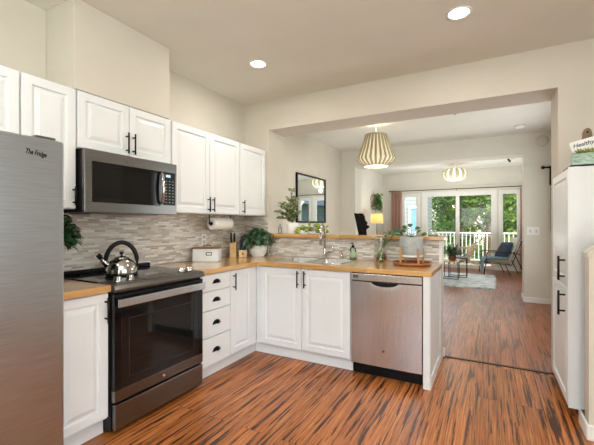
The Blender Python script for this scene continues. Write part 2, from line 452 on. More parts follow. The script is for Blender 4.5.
# ================================================================= THE ROOM
CK, CD, CL = 2.731, 2.77, 2.85          # ceilings: kitchen, dining, living
mb = MB(); mb.box(-.6, -2.7, -.12, 5.2, 3.73, 0); struct('floor', mb, M['floor'], 'glossy tiger striped bamboo plank floor')
mb = MB(); mb.box(-.6, 3.73, -.12, 5.2, 11.55, 0); struct('floor_dining', mb, M['floor_glare'], 'reddish plank floor past the seam strip, window glare painted into its softer streaks')
mb = MB(); mb.box(-.3, -2.7, CK, 5.2, 3.6, 3.1); struct('ceiling', mb, M['ceiling'], 'smooth beige kitchen ceiling')
mb = MB(); mb.box(-.3, 3.6, CD, 5.2, 7.0, 3.1); struct('ceiling_dining', mb, M['ceiling'], 'beige ceiling over the dining area')
mb = MB(); mb.box(-.8, 7.0, CL, 5.2, 11.6, 3.1); struct('ceiling_living', mb, M['ceiling'], 'pale ceiling over the sitting area')
mb = MB(); mb.box(-.2, -2.7, 0, 0, 3.56, CK); struct('wall_left', mb, M['wall'])
mb = MB(); mb.box(-.25, 3.93, 0, -.05, 6.95, CD); struct('wall_left_dining', mb, M['wall'])
mb = MB(); mb.box(-.55, 7.35, 0, -.35, 11.4, CL); struct('wall_left_living', mb, M['living_wall'])
# wall between kitchen and dining room: jamb, deep header, right part
mb = MB(); mb.slab([-.2, .349, 3.139, 5.1], [0, 2.39, CK + .03], lambda i, j: not (i == 1 and j == 0), 3.56, 3.93, 'xzy')
struct('wall_back', mb, M['wall'], 'beige wall with a wide opening over the bar', .006)
# dining end wall with opening into the living room
mb = MB(); mb.slab([-.55, .241, 3.143, 4.0], [0, 2.44, 2.84], lambda i, j: not (i == 1 and j == 0), 6.95, 7.35, 'xzy')
struct('wall_back_dining', mb, M['living_wall'])
# window wall
XS = [-.55, .27, .70, .885, 2.76, 2.92, 3.34, 4.0]; ZS = [0, .02, .62, 2.16, 2.19, CL]
def fw(i, j):
    if i == 1 or i == 5: return j != 2
    if i == 3: return j not in (1, 2, 3)
    return True
mb = MB(); mb.slab(XS, ZS, fw, 11.4, 11.55, 'xzy'); struct('wall_back_living', mb, M['living_wall'])
# right hand walls, with window openings
mb = MB(); mb.slab([3.93, 4.6, 6.3, 6.95], [0, .85, 2.15, CD], lambda i, j: not (i == 1 and j == 1), 3.6, 3.75, 'yzx'); struct('wall_right_dining', mb, M['wall'])
mb = MB(); mb.box(3.6, 7.35, 0, 3.75, 11.4, CL); struct('wall_right_living', mb, M['living_wall'])
mb = MB(); mb.slab([-2.7, -.8, 1.4, 3.56], [0, .8, 2.2, CK], lambda i, j: not (i == 1 and j == 1), 5.0, 5.15, 'yzx'); struct('wall_right', mb, M['wall'])
mb = MB(); mb.slab([0, 1.0, 3.6, 5.0], [0, .8, 2.3, CK], lambda i, j: not (i == 1 and j == 1), -2.7, -2.55, 'xzy'); struct('wall_front', mb, M['wall'])
# bulkhead above the microwave cabinet
mb = MB(); mb.box(0, 1.33, 2.146, .33, 2.10, CK); struct('wall_bulkhead', mb, M['wall'], 'boxed duct bulkhead above the microwave cabinet', .006)
# half wall under the bar, stub end post
mb = MB(); mb.box(.349, 3.585, 0, 2.255, 3.71, 1.128); struct('wall_half', mb, M['wall'], 'half wall carrying the bar ledge')
# knee wall at the foot of the stairs beside the pantry, sloping top
mb = MB(); mb.prism([(3.172, 0), (4.0, 0), (4.0, 1.86), (3.172, 1.09)], 2.70, 2.80, 'y'); struct('wall_stair', mb, M['wall'], 'low stair knee wall with sloping top beside the pantry')
mb = MB(); mb.prism([(3.163, 1.083), (4.0, 1.862), (4.0, 1.888), (3.163, 1.109)], 2.685, 2.815, 'y'); struct('trim_1', mb, M['wall'], 'sloping cap of the stair knee wall')
# tiles
mb = MB(); mb.box(0, 1.0, .916, .010, 3.552, 1.40); struct('trim_2', mb, M['tile_yz'], 'grey and white strip mosaic backsplash behind the range')
mb = MB(); mb.box(.010, 3.550, .916, .349, 3.560, 1.38); struct('trim_3', mb, M['tile_xz'], 'strip mosaic backsplash on the short return wall')
mb = MB(); mb.box(.349, 3.575, .916, 2.235, 3.585, 1.128); struct('trim_4', mb, M['tile_xz'], 'strip mosaic backsplash under the bar ledge')
mb = MB(); mb.box(2.235, 3.570, .916, 2.262, 3.716, 1.128); struct('trim_5', mb, M['trim'], 'painted end trim of the half wall')
# baseboards
def bb(name, x0, y0, x1, y1): mb = MB(); mb.box(x0, y0, 0, x1, y1, .09); struct(name, mb, M['trim'], bevel=.004)
bb('baseboard_dining_end', 3.143, 6.936, 3.60, 6.95); bb('baseboard_dining_jamb', 3.130, 6.936, 3.143, 7.35)
bb('baseboard_dining_left', -.05, 3.93, -.036, 6.95); bb('baseboard_back', 2.78, 11.385, 3.6, 11.4); bb('baseboard_living_left', -.35, 7.35, -.336, 11.4)
bb('baseboard_stair', 3.160, 2.686, 4.0, 2.70); bb('baseboard_stair_end', 3.158, 2.700, 3.172, 2.905); bb('baseboard_half', .349, 3.71, 2.27, 3.724)
bb('baseboard_right_dining', 3.586, 3.93, 3.60, 6.936); bb('baseboard_right_living', 3.586, 7.35, 3.6, 11.385)
mb = MB(); mb.box(2.262, 3.715, 0, 3.55, 3.745, .007); struct('trim_6', mb, plain('seam_strip', (74, 44, 28), .4), 'dark wood seam strip across the passage floor')
# casings of openings
# windows & sliding door
def win(name, x0, x1, z0, z1, y0=11.41, fr=.045, mull=(), label=None):
    mb = MB()
    A = [x0, x0 + fr, x1 - fr, x1]; B = [z0, z0 + fr, z1 - fr, z1]
    mb.slab(A, B, lambda i, j: not (i == 1 and j == 1), y0, y0 + .06, 'xzy')
    for m_ in mull: mb.box(m_ - .05, y0 - .004, z0 + fr, m_ + .05, y0 + .064, z1 - fr)
    o = struct(name, mb, M['trim'], label, .004)
    g = MB(); g.box(x0 + fr, y0 + .025, z0 + fr, x1 - fr, y0 + .031, z1 - fr)
    p = link('window_pane', g, M['glass'], (0, 0, 0), o)
    return o
win('window_1', .27, .70, .62, 2.16, label='narrow window left of the patio door')
win('window_2', 2.92, 3.34, .62, 2.16, label='narrow window right of the patio door')
d1 = win('door_1', .885, 2.76, .02, 2.19, fr=.085, mull=(1.815,), label='white framed sliding glass patio door')
mb = MB(); mb.box(1.775, 11.37, .95, 1.79, 11.405, 1.15); link('door_handle', mb, M['white_plastic'], (0, 0, 0), d1)
# interior casing round each window
for k, (x0, x1, z0, z1) in enumerate(((.27, .70, .62, 2.16), (2.92, 3.34, .62, 2.16), (.885, 2.76, 0, 2.19))):
    mb = MB(); c = .055
    mb.slab([x0 - c, x0, x1, x1 + c], [max(0, z0 - c), z0 if z0 else .001, z1, z1 + c], lambda i, j: not (i == 1 and (j == 1 or (z0 == 0 and j == 0))), 11.388, 11.4, 'xzy')
    struct('trim_%d' % (7 + k), mb, M['trim'])
def sidewin(name, axis, a0, a1, z0, z1, w0, label):
    mb = MB(); f = .05
    mb.slab([a0, a0 + f, (a0 + a1) / 2 - .02, (a0 + a1) / 2 + .02, a1 - f, a1], [z0, z0 + f, z1 - f, z1], lambda i, j: not (i in (1, 3) and j == 1), w0, w0 + .05, axis)
    o = struct(name, mb, M['trim'], label); g = MB(); g.slab([a0 + f, a1 - f], [z0 + f, z1 - f], lambda i, j: True, w0 + .02, w0 + .026, axis)
    link('window_pane', g, M['glass'], (0, 0, 0), o)
sidewin('window_3', 'yzx', 4.6, 6.3, .85, 2.15, 3.66, 'side window of the dining room')
sidewin('window_4', 'yzx', -.8, 1.4, .8, 2.2, 5.05, 'side window of the kitchen')
sidewin('window_5', 'xzy', 1.0, 3.6, .8, 2.3, -2.66, 'unseen rear window added around the fill lamp')  # opening added behind the camera for the frontal fill light

# ================================================================= KITCHEN CABINETS
HZ = (1, 0, 0)
def upper(label, y0, y1, z0, z1, doors, pulls, grp='white wall cabinets over the range counter'):
    t = Thing('wall_cabinet', label, 'cabinet', (.0, (y0 + y1) / 2, z0), group=grp)
    mb = MB(); mb.box(.012, y0 + .001, z0, .31, y1 - .001, z1); t.part('body', mb, M['cab'])
    for (a, b), pz in zip(doors, pulls):
        mb = MB(); mb.panel((.311, a, z0 + .004), (0, 1, 0), HZ, b - a, z1 - z0 - .008, .019); d = t.part('door', mb, M['cab'])
        if pz:
            py, q0, q1 = pz; t.part('handle', pull((.33, py, q0), (.33, py, q1), HZ), M['black'], d, 'slim black bar handle')
    return t
ZT = 2.146
upper('short white wall cabinet directly over the stainless fridge', .12, 1.032, 1.74, ZT, [(.125, .575), (.58, 1.028)], [None, None])
upper('narrow white wall cabinet between fridge and microwave, handle low on its right', 1.036, 1.344, 1.378, ZT, [(1.040, 1.340)], [(1.322, 1.40, 1.52)])
upper('short white two-door cabinet mounted right above the microwave', 1.348, 2.114, 1.772, ZT, [(1.352, 1.722), (1.727, 2.110)], [(1.698, 1.792, 1.942), (1.752, 1.792, 1.942)])
upper('tall white two-door wall cabinet just right of the microwave', 2.118, 3.036, 1.378, ZT, [(2.130, 2.578), (2.584, 3.032)], [(2.552, 1.395, 1.535), (2.612, 1.395, 1.535)])
upper('single-door white wall cabinet at the corner end by the bar', 3.040, 3.548, 1.378, ZT, [(3.046, 3.53)], [(3.085, 1.395, 1.535)])

def base_left(label, y0, y1, grp='white base cabinets along the range wall'):
    t = Thing('base_cabinet', label, 'cabinet', (.3, (y0 + y1) / 2, 0), group=grp)
    mb = MB(); mb.box(.012, y0, .10, .600, y1, .872); t.part('body', mb, M['cab'])
    mb = MB(); mb.box(.05, y0, 0, .560, y1 + (.0385 if y1 > 2.9 else 0), .0995); t.part('toe_kick', mb, M['cab'])
    return t
t = base_left('white base cabinet squeezed between the fridge and the range', 1.036, 1.371)
mb = MB(); mb.panel((.601, 1.048, .115), (0, 1, 0), HZ, .318, .75, .019); d = t.part('door', mb, M['cab'])
t.part('handle', pull((.62, 1.345, .690), (.62, 1.345, .842), HZ), M['black'], d, 'slim black bar handle')
t = base_left('white base cabinet with four drawers and one door, right of the range', 2.142, 2.953)
for z0, z1 in ((.729, .866), (.569, .723), (.347, .563), (.112, .341)):
    mb = MB(); mb.panel((.601, 2.155, z0), (0, 1, 0), HZ, .370, z1 - z0, .019, False); d = t.part('drawer', mb, M['cab'])
    t.part('cup_pull', cup((.62, 2.340, (z0 + z1) / 2 + .0), (0, 1, 0), HZ), M['black'], d, 'black cup pull')
mb = MB(); mb.panel((.601, 2.532, .115), (0, 1, 0), HZ, .330, .751, .019); d = t.part('door', mb, M['cab'])
t.part('handle', pull((.62, 2.562, .692), (.62, 2.562, .842), HZ), M['black'], d, 'slim black bar handle')

# peninsula base (faces the camera, -y)
NY = (0, -1, 0)
t = Thing('base_cabinet', 'white two-door base cabinet under the sink', 'cabinet', (1.1, 3.25, 0))
mb = MB(); mb.box(.602, 2.955, .10, 1.598, 3.57, .750); mb.slab([.602, .700, 1.480, 1.598], [2.955, 3.035, 3.52, 3.57], lambda i, j: not (i == 1 and j == 1), .7505, .872); t.part('body', mb, M['cab'])
mb = MB(); mb.box(.562, 2.992, 0, 1.598, 3.5, .10); t.part('toe_kick', mb, M['cab'])
for a, b, hx in ((.668, 1.118, 1.086), (1.124, 1.592, 1.158)):
    mb = MB(); mb.panel((a, 2.954, .115), (1, 0, 0), NY, b - a, .751, .019); d = t.part('door', mb, M['cab'])
    t.part('handle', pull((hx, 2.935, .695), (hx, 2.935, .850), NY), M['black'], d, 'slim black bar handle')

# countertop pieces
def near_sink(i, j): return not (i in (2,) and j == 3)
mb = MB()
X = [.012, .645, .72, 1.46, 2.262]; Y = [2.142, 2.905, 3.05, 3.075, 3.475, 3.574]
mb.slab(X, Y, lambda i, j: (i == 0) or (j >= 1 and not (i == 2 and j == 3)), .874, .914)
o = single('countertop', mb, [M['butcher_y'], M['butcher_x']], 'L-shaped butcher block countertop wrapping from the range to the peninsula end', 'countertop', (1.2, 3.2, .874), bevel=.004)
for p in o.data.polygons:
    c = p.center + Vector((1.2, 3.2, .874))
    if c.x > .66 or (c.y > 2.95): p.material_index = 1
mb = MB(); mb.box(.012, 1.034, .874, .645, 1.369, .914)
single('countertop', mb, M['butcher_y'], 'short butcher block countertop between fridge and range', 'countertop', (.32, 1.2, .874), bevel=.004)
mb = MB(); mb.box(.353, 3.53, 1.130, 2.285, 3.80, 1.168)
single('bar_ledge', mb, M['butcher_x'], 'long raised butcher block bar ledge on the half wall', 'bar counter', (1.3, 3.65, 1.13), bevel=.004)

# end panel
t = Thing('end_panel', 'white peninsula end panel beside the dishwasher', 'cabinet panel', (2.22, 3.2, 0))
mb = MB(); mb.box(2.196, 2.912, 0, 2.240, 3.582, .872); t.part('panel', mb, M['cab'], bevel=.002)
mb = MB(); mb.box(2.241, 2.914, 0, 2.252, 3.583, .075); t.part('plinth', mb, M['cab'])
mb = MB(); mb.box(2.241, 2.914, .076, 2.249, 2.965, .872); t.part('edge_strip', mb, M['cab'])
mb = MB(); mb.box(2.241, 3.53, .076, 2.249, 3.583, .872); t.part('edge_strip', mb, M['cab'])

# dishwasher
t = Thing('dishwasher', 'stainless steel dishwasher with pocket handle in the peninsula', 'dishwasher', (1.895, 3.2, 0))
mb = MB(); mb.box(1.602, 2.952, .095, 2.190, 3.5, .868); t.part('tub', mb, M['blackp'])
mb = MB(); nx, nz = 48, 28; x0, x1, z0, z1 = 1.606, 2.186, .105, .796
rs = []
for j in range(nz + 1):
    z = z0 + (z1 - z0) * j / nz; r_ = []
    for i in range(nx + 1):
        x = x0 + (x1 - x0) * i / nx
        u = (x - 1.893) / .115; k = max(0, 1 - u * u) ** .5; dz = (z1 - z) / (.05 * k + 1e-6)
        dip = .002 * max(0, 1 - dz) ** .7 if k > 0 else 0
        r_.append((x, 2.922 + dip + .004 * abs((x - 1.896) / .29) ** 2, z))
    rs.append(r_)
mb.rings(rs, False, False, False); t.part('door', mb, M['steel'])
mb = MB(); mb.slab([1.606, 2.186], [.105, .796], lambda i, j: True, 2.940, 2.952, 'xzy'); t.part('door_edge', mb, M['steel'])
mb = MB(); mb.box(1.606, 2.918, .806, 2.186, 2.951, .864); t.part('control_strip', mb, M['steel'], bevel=.003)
mb = MB(); mb.prism([(1.893 + .11 * math.cos(PI + PI * k / 14), .7985 + .034 * math.sin(PI + PI * k / 14)) for k in range(15)], 2.9185, 2.944, 'y'); t.part('pocket_handle', mb, M['blackp'], None, 'dark recessed pocket handle')
mb = MB(); mb.box(1.66, 2.9225, .7975, 2.13, 2.939, .805); t.part('handle_gap', mb, M['blackp'])
mb = MB(); mb.box(1.625, 2.9165, .826, 1.672, 2.9182, .852); t.part('badge', mb, M['grey_steel_dark'])
mb = MB(); mb.T = Matrix.Translation((1.884, 2.921, .236)) @ Matrix.Rotation(R(90), 4, 'X'); mb.lathe((0, 0, 0), [(.010, 0), (.011, .002), (.009, .003)], 16); t.part('emblem', mb, M['grey_steel_dark'])
mb = MB(); mb.box(1.604, 2.985, 0, 2.190, 3.01, .094); t.part('toe_kick', mb, M['blackp'])

# ---------------- sink
t = Thing('sink', 'double bowl stainless steel sink set in the butcher block', 'sink', (1.09, 3.27, .914))
for cx, hx in ((.905, .185), (1.278, .183)):
    mb = MB(); cy = 3.275
    mb.sup(cx, cy, [(hx + .0015, .2135, .9145), (hx + .0015, .2135, .9185), (hx - .012, .205, .9195), (hx - .020, .198, .913), (hx - .026, .192, .80), (hx - .05, .172, .762), (.03, .03, .757)], 40, 7)
    b = t.part('basin', mb, M['steel'])
    mb = MB(); mb.lathe((cx, cy, .7575), [(.032, 0), (.034, .003), (.02, .002), (.004, .001)], 18); t.part('drain', mb, M['chrome'], b)
# faucet
t = Thing('faucet', 'tall chrome pull-down faucet behind the sink', 'faucet', (1.095, 3.518, .9145))
mb = MB(); mb.lathe((1.095, 3.518, .9145), [(.028, 0), (.028, .006), (.02, .012), (.017, .10), (.015, .11)], 20); t.part('base', mb, M['chrome'])
mb = MB(); pts = [(1.095, 3.518, 1.02), (1.095, 3.518, 1.20)] + [(1.095 - .0 * k, 3.518 - .055 * (1 - math.cos(PI * k / 8)), 1.20 + .075 * math.sin(PI * k / 8)) for k in range(1, 9)] + [(1.095, 3.408, 1.17)]
mb.tube(pts, .011, 12); t.part('spout', mb, M['chrome'])
mb = MB(); mb.tube([(1.095, 3.408, 1.175), (1.095, 3.408, 1.14), (1.095, 3.408, 1.06)], [.014, .018, .015], 14); t.part('spray_head', mb, M['chrome'])
mb = MB(); mb.tube([(1.11, 3.518, .975), (1.165, 3.53, .985), (1.185, 3.53, 1.04)], [.010, .008, .006], 10); t.part('lever', mb, M['chrome'])
t = Thing('soap_dispenser', 'small chrome soap pump between faucet and soap bottle', 'soap dispenser', (1.285, 3.535, .9145))
mb = MB(); mb.lathe((1.285, 3.535, .9145), [(.018, 0), (.018, .01), (.011, .016), (.011, .055)], 16); t.part('base', mb, M['chrome'])
mb = MB(); mb.tube([(1.285, 3.535, .965), (1.285, 3.535, .99), (1.285, 3.50, .998), (1.285, 3.47, .985)], .006, 8); t.part('nozzle', mb, M['chrome'])

# ---------------- fridge
t = Thing('refrigerator', 'large stainless steel refrigerator at the left edge', 'refrigerator', (.4, .55, 0))
mb = MB(); mb.box(.02, .105, .02, .735, 1.004, 1.672); t.part('body', mb, plain('fridge_side', (96, 96, 96), .5), bevel=.004)
mb = MB(); mb.box(.742, .105, .03, .800, 1.013, 1.688); dd = t.part('door', mb, M['fridge'], bevel=.008)
mb = MB(); mb.box(.66, .90, 1.689, .775, .985, 1.703); mb.box(.60, .915, 1.673, .70, .975, 1.70); t.part('hinge_cover', mb, M['grey_steel_dark'], dd)
T = basis((.8006, .842, 1.606), (0, .78, 0), (0, 0, 1.25), (1, 0, 0)) @ Matrix.Rotation(R(-3), 4, 'Z')
t.part('lettering', text_mb('The Fridge', .026, T, .0004, .35, .028), M['blackp'], dd, 'small black script lettering')
mb = MB(); mb.box(.70, .13, 0, .74, .97, .03); t.part('base_grille', mb, M['blackp'])
mb = MB(); mb.tube([(.80, .16, .75), (.845, .16, .76), (.845, .16, 1.50), (.80, .16, 1.51)], .011, 10); t.part('handle', mb, M['chrome'], dd)

# ---------------- microwave
t = Thing('microwave', 'stainless over-the-range microwave under the short cabinet', 'microwave', (.2, 1.73, 1.36))
mb = MB(); mb.box(.014, 1.353, 1.358, .372, 2.109, 1.766); t.part('body', mb, M['blackp'])
mb = MB()
mb.slab([1.353, 1.402, 1.945, 2.109], [1.358, 1.425, 1.690, 1.766], lambda i, j: not (i == 1 and j == 1), .373, .400, 'yzx'); dd = t.part('door', mb, M['steel_h'], bevel=.003)
mb = MB(); mb.box(.374, 1.398, 1.421, .396, 1.949, 1.694); t.part('window', mb, M['blackglass'], dd, 'dark glass door window')
mb = MB(); mb.box(.401, 1.425, 1.43, .4025, 1.905, 1.692); mb.bm.free(); mb = MB()
mb.slab([1.403, 1.455, 1.850, 1.944], [1.426, 1.458, 1.662, 1.689], lambda i, j: not (i == 1 and j == 1), .3965, .3995, 'yzx'); t.part('window_border', mb, M['blackglass'], dd)
mb = MB(); mb.tube([(.401, 1.945, 1.44), (.425, 1.945, 1.455), (.436, 1.945, 1.56), (.425, 1.945, 1.67), (.401, 1.945, 1.685)], [.010, .012, .013, .012, .010], 10); t.part('handle', mb, M['chrome'], dd)
mb = MB(); mb.box(.4005, 1.972, 1.432, .4035, 2.090, 1.692); cp = t.part('control_panel', mb, M['blackp'])
mb = MB(); mb.box(.4037, 1.995, 1.652, .4045, 2.04, 1.672); t.part('clock_display', mb, M['display'], cp)
mb = MB()
for r_ in range(8):
    for c_ in range(3):
        yy = 1.985 + c_ * .034; zz = 1.447 + r_ * .024
        mb.box(.4036, yy + .006, zz + .003, .4043, yy + .020, zz + .009)
t.part('keypad', mb, plain('keypad_print', (150, 150, 148), .5), cp)
mb = MB(); mb.T = Matrix.Translation((.4, 1.66, 1.725)) @ Matrix.Rotation(R(90), 4, 'Y'); mb.lathe((0, 0, 0), [(.012, 0), (.012, .002), (.009, .003)], 16); t.part('emblem', mb, M['grey_steel_dark'], dd)
mb = MB(); mb.box(.06, 1.45, 1.350, .30, 2.0, 1.3575); t.part('vent_grille', mb, M['grey_steel_dark'])

# ---------------- range
t = Thing('range_oven', 'stainless electric range with black glass cooktop and oven door', 'oven', (.33, 1.75, 0))
ry0, ry1 = 1.376, 2.136
mb = MB(); mb.box(.02, ry0, .02, .628, ry1, .905); t.part('body', mb, M['blackp'])
mb = MB(); mb.box(.018, ry0, .906, .500, ry1, .921); ct = t.part('cooktop', mb, M['blackglass'], bevel=.002)
mb = MB(); mb.box(.018, ry0, .922, .055, ry1, .950); t.part('back_rail', mb, M['blackp'], bevel=.006)
mb = MB(); mb.prism([(.501, .900), (.672, .868), (.678, .884), (.664, .908), (.501, .923)], ry0 - .003, ry1 + .003, 'y'); cp = t.part('control_panel', mb, M['steel_h'], bevel=.003)
sl = math.atan2(-.015, .163)
def on_panel(x): return .923 - (x - .501) * .092
mb = MB(); mb.prism([(.525, on_panel(.525) + .0005), (.63, on_panel(.63) + .0005), (.63, on_panel(.63) + .002), (.525, on_panel(.525) + .002)], 1.62, 1.88, 'y'); t.part('touch_display', mb, M['blackglass'], cp)
for yk in (1.455, 1.545, 1.985, 2.065):
    mb = MB(); mb.lathe((.58, yk, on_panel(.58)), [(.027, -.001), (.027, .007), (.022, .011), (.021, .032), (.016, .036)], 20); t.part('knob', mb, M['chrome'], cp)
for bx, by, br in ((.17, 1.56, .085), (.36, 1.57, .105), (.17, 1.93, .085), (.36, 1.93, .09)):
    mb = MB(); mb.lathe((bx, by, .9211), [(br, 0), (br, .0004), (br - .003, .0004), (br - .003, 0)], 40, False, False); t.part('burner_ring', mb, plain('ring_print', (70, 70, 72), .3), ct)
mb = MB(); mb.slab([ry0 + .002, ry0 + .05, ry1 - .05, ry1 - .006], [.198, .268, .745, .852], lambda i, j: i == i and j != 1 or i != 1, .630, .662, 'yzx')
dd = t.part('oven_door', mb, [M['steel_h'], M['blackglass']], bevel=.002)
for p in dd.data.polygons:
    if p.center.z > .27 : p.material_index = 1
mb = MB(); mb.box(.632, ry0 + .045, .262, .6605, ry1 - .045, .75); t.part('oven_window', mb, M['ovenglass'], dd, 'dark glass oven window')
mb = MB(); mb.box(.632, ry0 + .10, .33, .6615, ry0 + .103, .68); mb.box(.632, ry1 - .13, .33, .6615, ry1 - .127, .68); mb.bm.free()
mb = MB(); mb.slab([ry0 + .10, ry0 + .104, ry1 - .104, ry1 - .10], [.325, .329, .690, .694], lambda i, j: not (i == 1 and j == 1), .6606, .6616, 'yzx'); t.part('window_outline', mb, plain('window_print', (46, 46, 48), .2), dd)
mb = MB(); mb.box(.682, ry0 + .008, .778, .706, ry1 - .018, .828); mb.box(.662, ry0 + .02, .790, .683, ry0 + .05, .818); mb.box(.662, ry1 - .06, .790, .683, ry1 - .03, .818); t.part('handle', mb, M['steel'], dd, bevel=.005)
mb = MB(); mb.box(.630, ry0 + .006, .030, .662, ry1 - .006, .182); t.part('drawer', mb, M['steel_h'], bevel=.004)
mb = MB(); mb.T = Matrix.Translation((.662, 1.75, .232)) @ Matrix.Rotation(R(90), 4, 'Y'); mb.lathe((0, 0, 0), [(.012, 0), (.012, .002), (.009, .003)], 16); t.part('emblem', mb, M['chrome'], dd)
mb = MB(); mb.box(.05, ry0 + .02, 0, .58, ry1 - .02, .02); t.part('foot', mb, M['blackp'])

# ---------------- kettle
kc = (.36, 1.64, .9218)
KS = Matrix.Translation(kc) @ Matrix.Scale(1.05, 4) @ Matrix.Translation(-Vector(kc))
t = Thing('tea_kettle', 'shiny chrome whistling kettle with black arched handle on the cooktop', 'kettle', kc)
mb = MB(); mb.T = KS; mb.lathe(kc, [(.085, 0), (.098, .006), (.100, .02), (.095, .055), (.082, .085), (.060, .108), (.050, .113)], 32); body = t.part('body', mb, M['chrome'])
mb = MB(); mb.T = KS; mb.lathe(kc, [(.099, .001), (.102, .004), (.102, .014), (.1005, .017)], 32, False, False); t.part('base_band', mb, M['blackp'], body)
mb = MB(); mb.T = KS; mb.lathe(kc, [(.048, .1135), (.046, .120), (.02, .128), (.008, .131)], 24); lid = t.part('lid', mb, M['chrome'])
mb = MB(); mb.T = KS; mb.lathe(kc, [(.006, .1315), (.007, .138), (.014, .146), (.014, .154), (.006, .159)], 16); t.part('knob', mb, M['blackp'], lid)
kd = Vector((-.55, -.84, 0)).normalized()     # spout direction
k0 = Vector(kc)
mb = MB(); mb.T = KS; mb.tube([k0 + kd * .070 + Vector((0, 0, .06)), k0 + kd * .105 + Vector((0, 0, .095)), k0 + kd * .128 + Vector((0, 0, .125))], [.024, .017, .013], 12); t.part('spout', mb, M['chrome'])
mb = MB(); mb.T = KS; mb.tube([k0 + kd * .122 + Vector((0, 0, .122)), k0 + kd * .142 + Vector((0, 0, .142))], [.017, .015], 12); t.part('whistle', mb, M['blackp'])
mb = MB(); mb.T = KS; mb.tube([k0 + kd * (.096 * math.cos(PI * (k - 1.2) / 13.6)) + Vector((0, 0, +.085 + .135 * math.sin(PI * (k - 1.2) / 13.6))) for k in range(17)], [.008] * 2 + [.015] * 13 + [.008] * 2, 10); t.part('handle', mb, M['blackp'])

# ---------------- pantry
t = Thing('pantry_cabinet', 'tall white pantry cabinet beside the stair wall', 'cabinet', (3.4, 3.23, 0))
mb = MB(); mb.box(3.122, 2.907, .085, 4.0, 3.553, 1.655); t.part('body', mb, M['cab'], bevel=.002)
mb = MB(); mb.box(3.104, 2.897, .085, 3.165, 2.906, 1.655); t.part('edge_strip', mb, M['cab'])
NX = (-1, 0, 0)
for z0, z1, q0, q1 in ((.868, 1.648, .90, 1.065), (.092, .860, .665, .83)):
    mb = MB(); mb.panel((3.121, 2.912, z0), (0, 1, 0), NX, .636, z1 - z0, .019); d = t.part('door', mb, M['cab'])
    t.part('handle', pull((3.102, 3.005, q0), (3.102, 3.005, q1), NX, .036, .007), M['black'], d, 'black bar handle')
mb = MB(); mb.box(3.20, 2.95, 0, 3.95, 3.5, .085); t.part('toe_kick', mb, M['wood_red'])

# ---------------- recessed ceiling lights
def downlight(x, y, label):
    t = Thing('ceiling_light', label, 'ceiling light', (x, y, CK), group='round recessed kitchen ceiling lights')
    mb = MB(); mb.lathe((x, y, CK), [(.085, -.001), (.083, -.007), (.066, -.004), (.064, -.001)], 32, False, False); t.part('trim_ring', mb, M['white_plastic'])
    mb = MB(); mb.lathe((x, y, CK), [(.064, -.0012), (.064, -.003), (.03, -.0035)], 32); t.part('lens', mb, M['pot_light'])
    d = bpy.data.lights.new('downlight', 'AREA'); d.shape = 'DISK'; d.size = .13; d.energy = 8; d.color = (1, .95, .88)
    o = bpy.data.objects.new('downlight_lamp', d); COL.objects.link(o); o.location = (x, y, CK - .012)
for x, y, l in ((.806, 2.685, 'recessed round ceiling light nearer the wall cabinets'), (2.467, 2.691, 'recessed round ceiling light nearer the pantry side'),
                (.9, .2, 'recessed ceiling light over the fridge side'), (2.5, .2, 'recessed ceiling light above the photographer'), (2.5, -1.6, 'recessed ceiling light by the rear window')):
    downlight(x, y, l)

# ================================================================= COUNTER ITEMS
def rotated(t): return t
# bread box
t = Thing('bread_box', 'white metal bread box with wooden lid on the counter', 'bread box', (.185, 2.70, .9145), R(28.4), local=True)
mb = MB(); mb.box(-.128, -.065, 0, .128, .065, .125); t.part('box', mb, plain('white_enamel', (228, 232, 235), .3, 0, .01), bevel=.008)
mb = MB(); mb.box(-.133, -.070, .126, .133, .070, .140); lid = t.part('lid', mb, M['wood_lid'], bevel=.003)
mb = MB(); mb.tube([(-.04, 0, .140), (-.035, 0, .158), (.035, 0, .158), (.04, 0, .140)], .006, 8); t.part('lid_handle', mb, M['wood_lid'], lid)
mb = MB(); mb.slab([.005, .012, .056, .063], [.062, .069, .086, .093], lambda i, j: not (i == 1 and j == 1), -.068, -.0655, 'xzy'); t.part('label_holder', mb, M['black'])
mb = MB(); mb.box(.012, -.0668, .069, .056, -.0655, .086); t.part('label_card', mb, M['white_paper'])
# outlet
t = Thing('wall_outlet', 'white wall outlet on the backsplash above the bread box', 'outlet', (.011, 2.84, 1.12))
mb = MB(); mb.box(.0105, 2.803, 1.062, .016, 2.877, 1.178); t.part('plate', mb, M['white_plastic'], bevel=.002)
mb = MB(); mb.box(.0161, 2.823, 1.078, .019, 2.857, 1.110); mb.box(.0161, 2.823, 1.130, .019, 2.857, 1.162); t.part('sockets', mb, plain('socket_face', (190, 188, 184), .5))
# paper towel roll
t = Thing('paper_towel_roll', 'paper towel roll on a holder under the wall cabinet', 'paper towel', (.17, 2.91, 1.285))
def cyl_y(x, y0, y1, z, prof, n=24):
    mb = MB(); mb.T = Matrix.Translation((x, y0, z)) @ Matrix.Rotation(R(-90), 4, 'X'); mb.lathe((0, 0, 0), [(r, k * (y1 - y0)) for r, k in prof], n); return mb
pr = cyl_y(.17, 2.78, 3.06, 1.285, [(.02, 0), (.020, .0), (.060, .0), (.062, .01), (.062, .99), (.060, 1), (.02, 1)]); t.part('roll', pr, M['white_paper'])
t.part('core', cyl_y(.17, 2.772, 2.7795, 1.285, [(.018, 0), (.018, 1)]), M['blackp'])
t.part('spindle', cyl_y(.17, 2.75, 3.08, 1.285, [(.006, 0), (.006, 1)], 10), M['black'])
for yb in (2.75, 3.08): mb = MB(); mb.bar((.17, yb, 1.28), (.17, yb, 1.377), .012, .004); t.part('bracket', mb, M['black'])
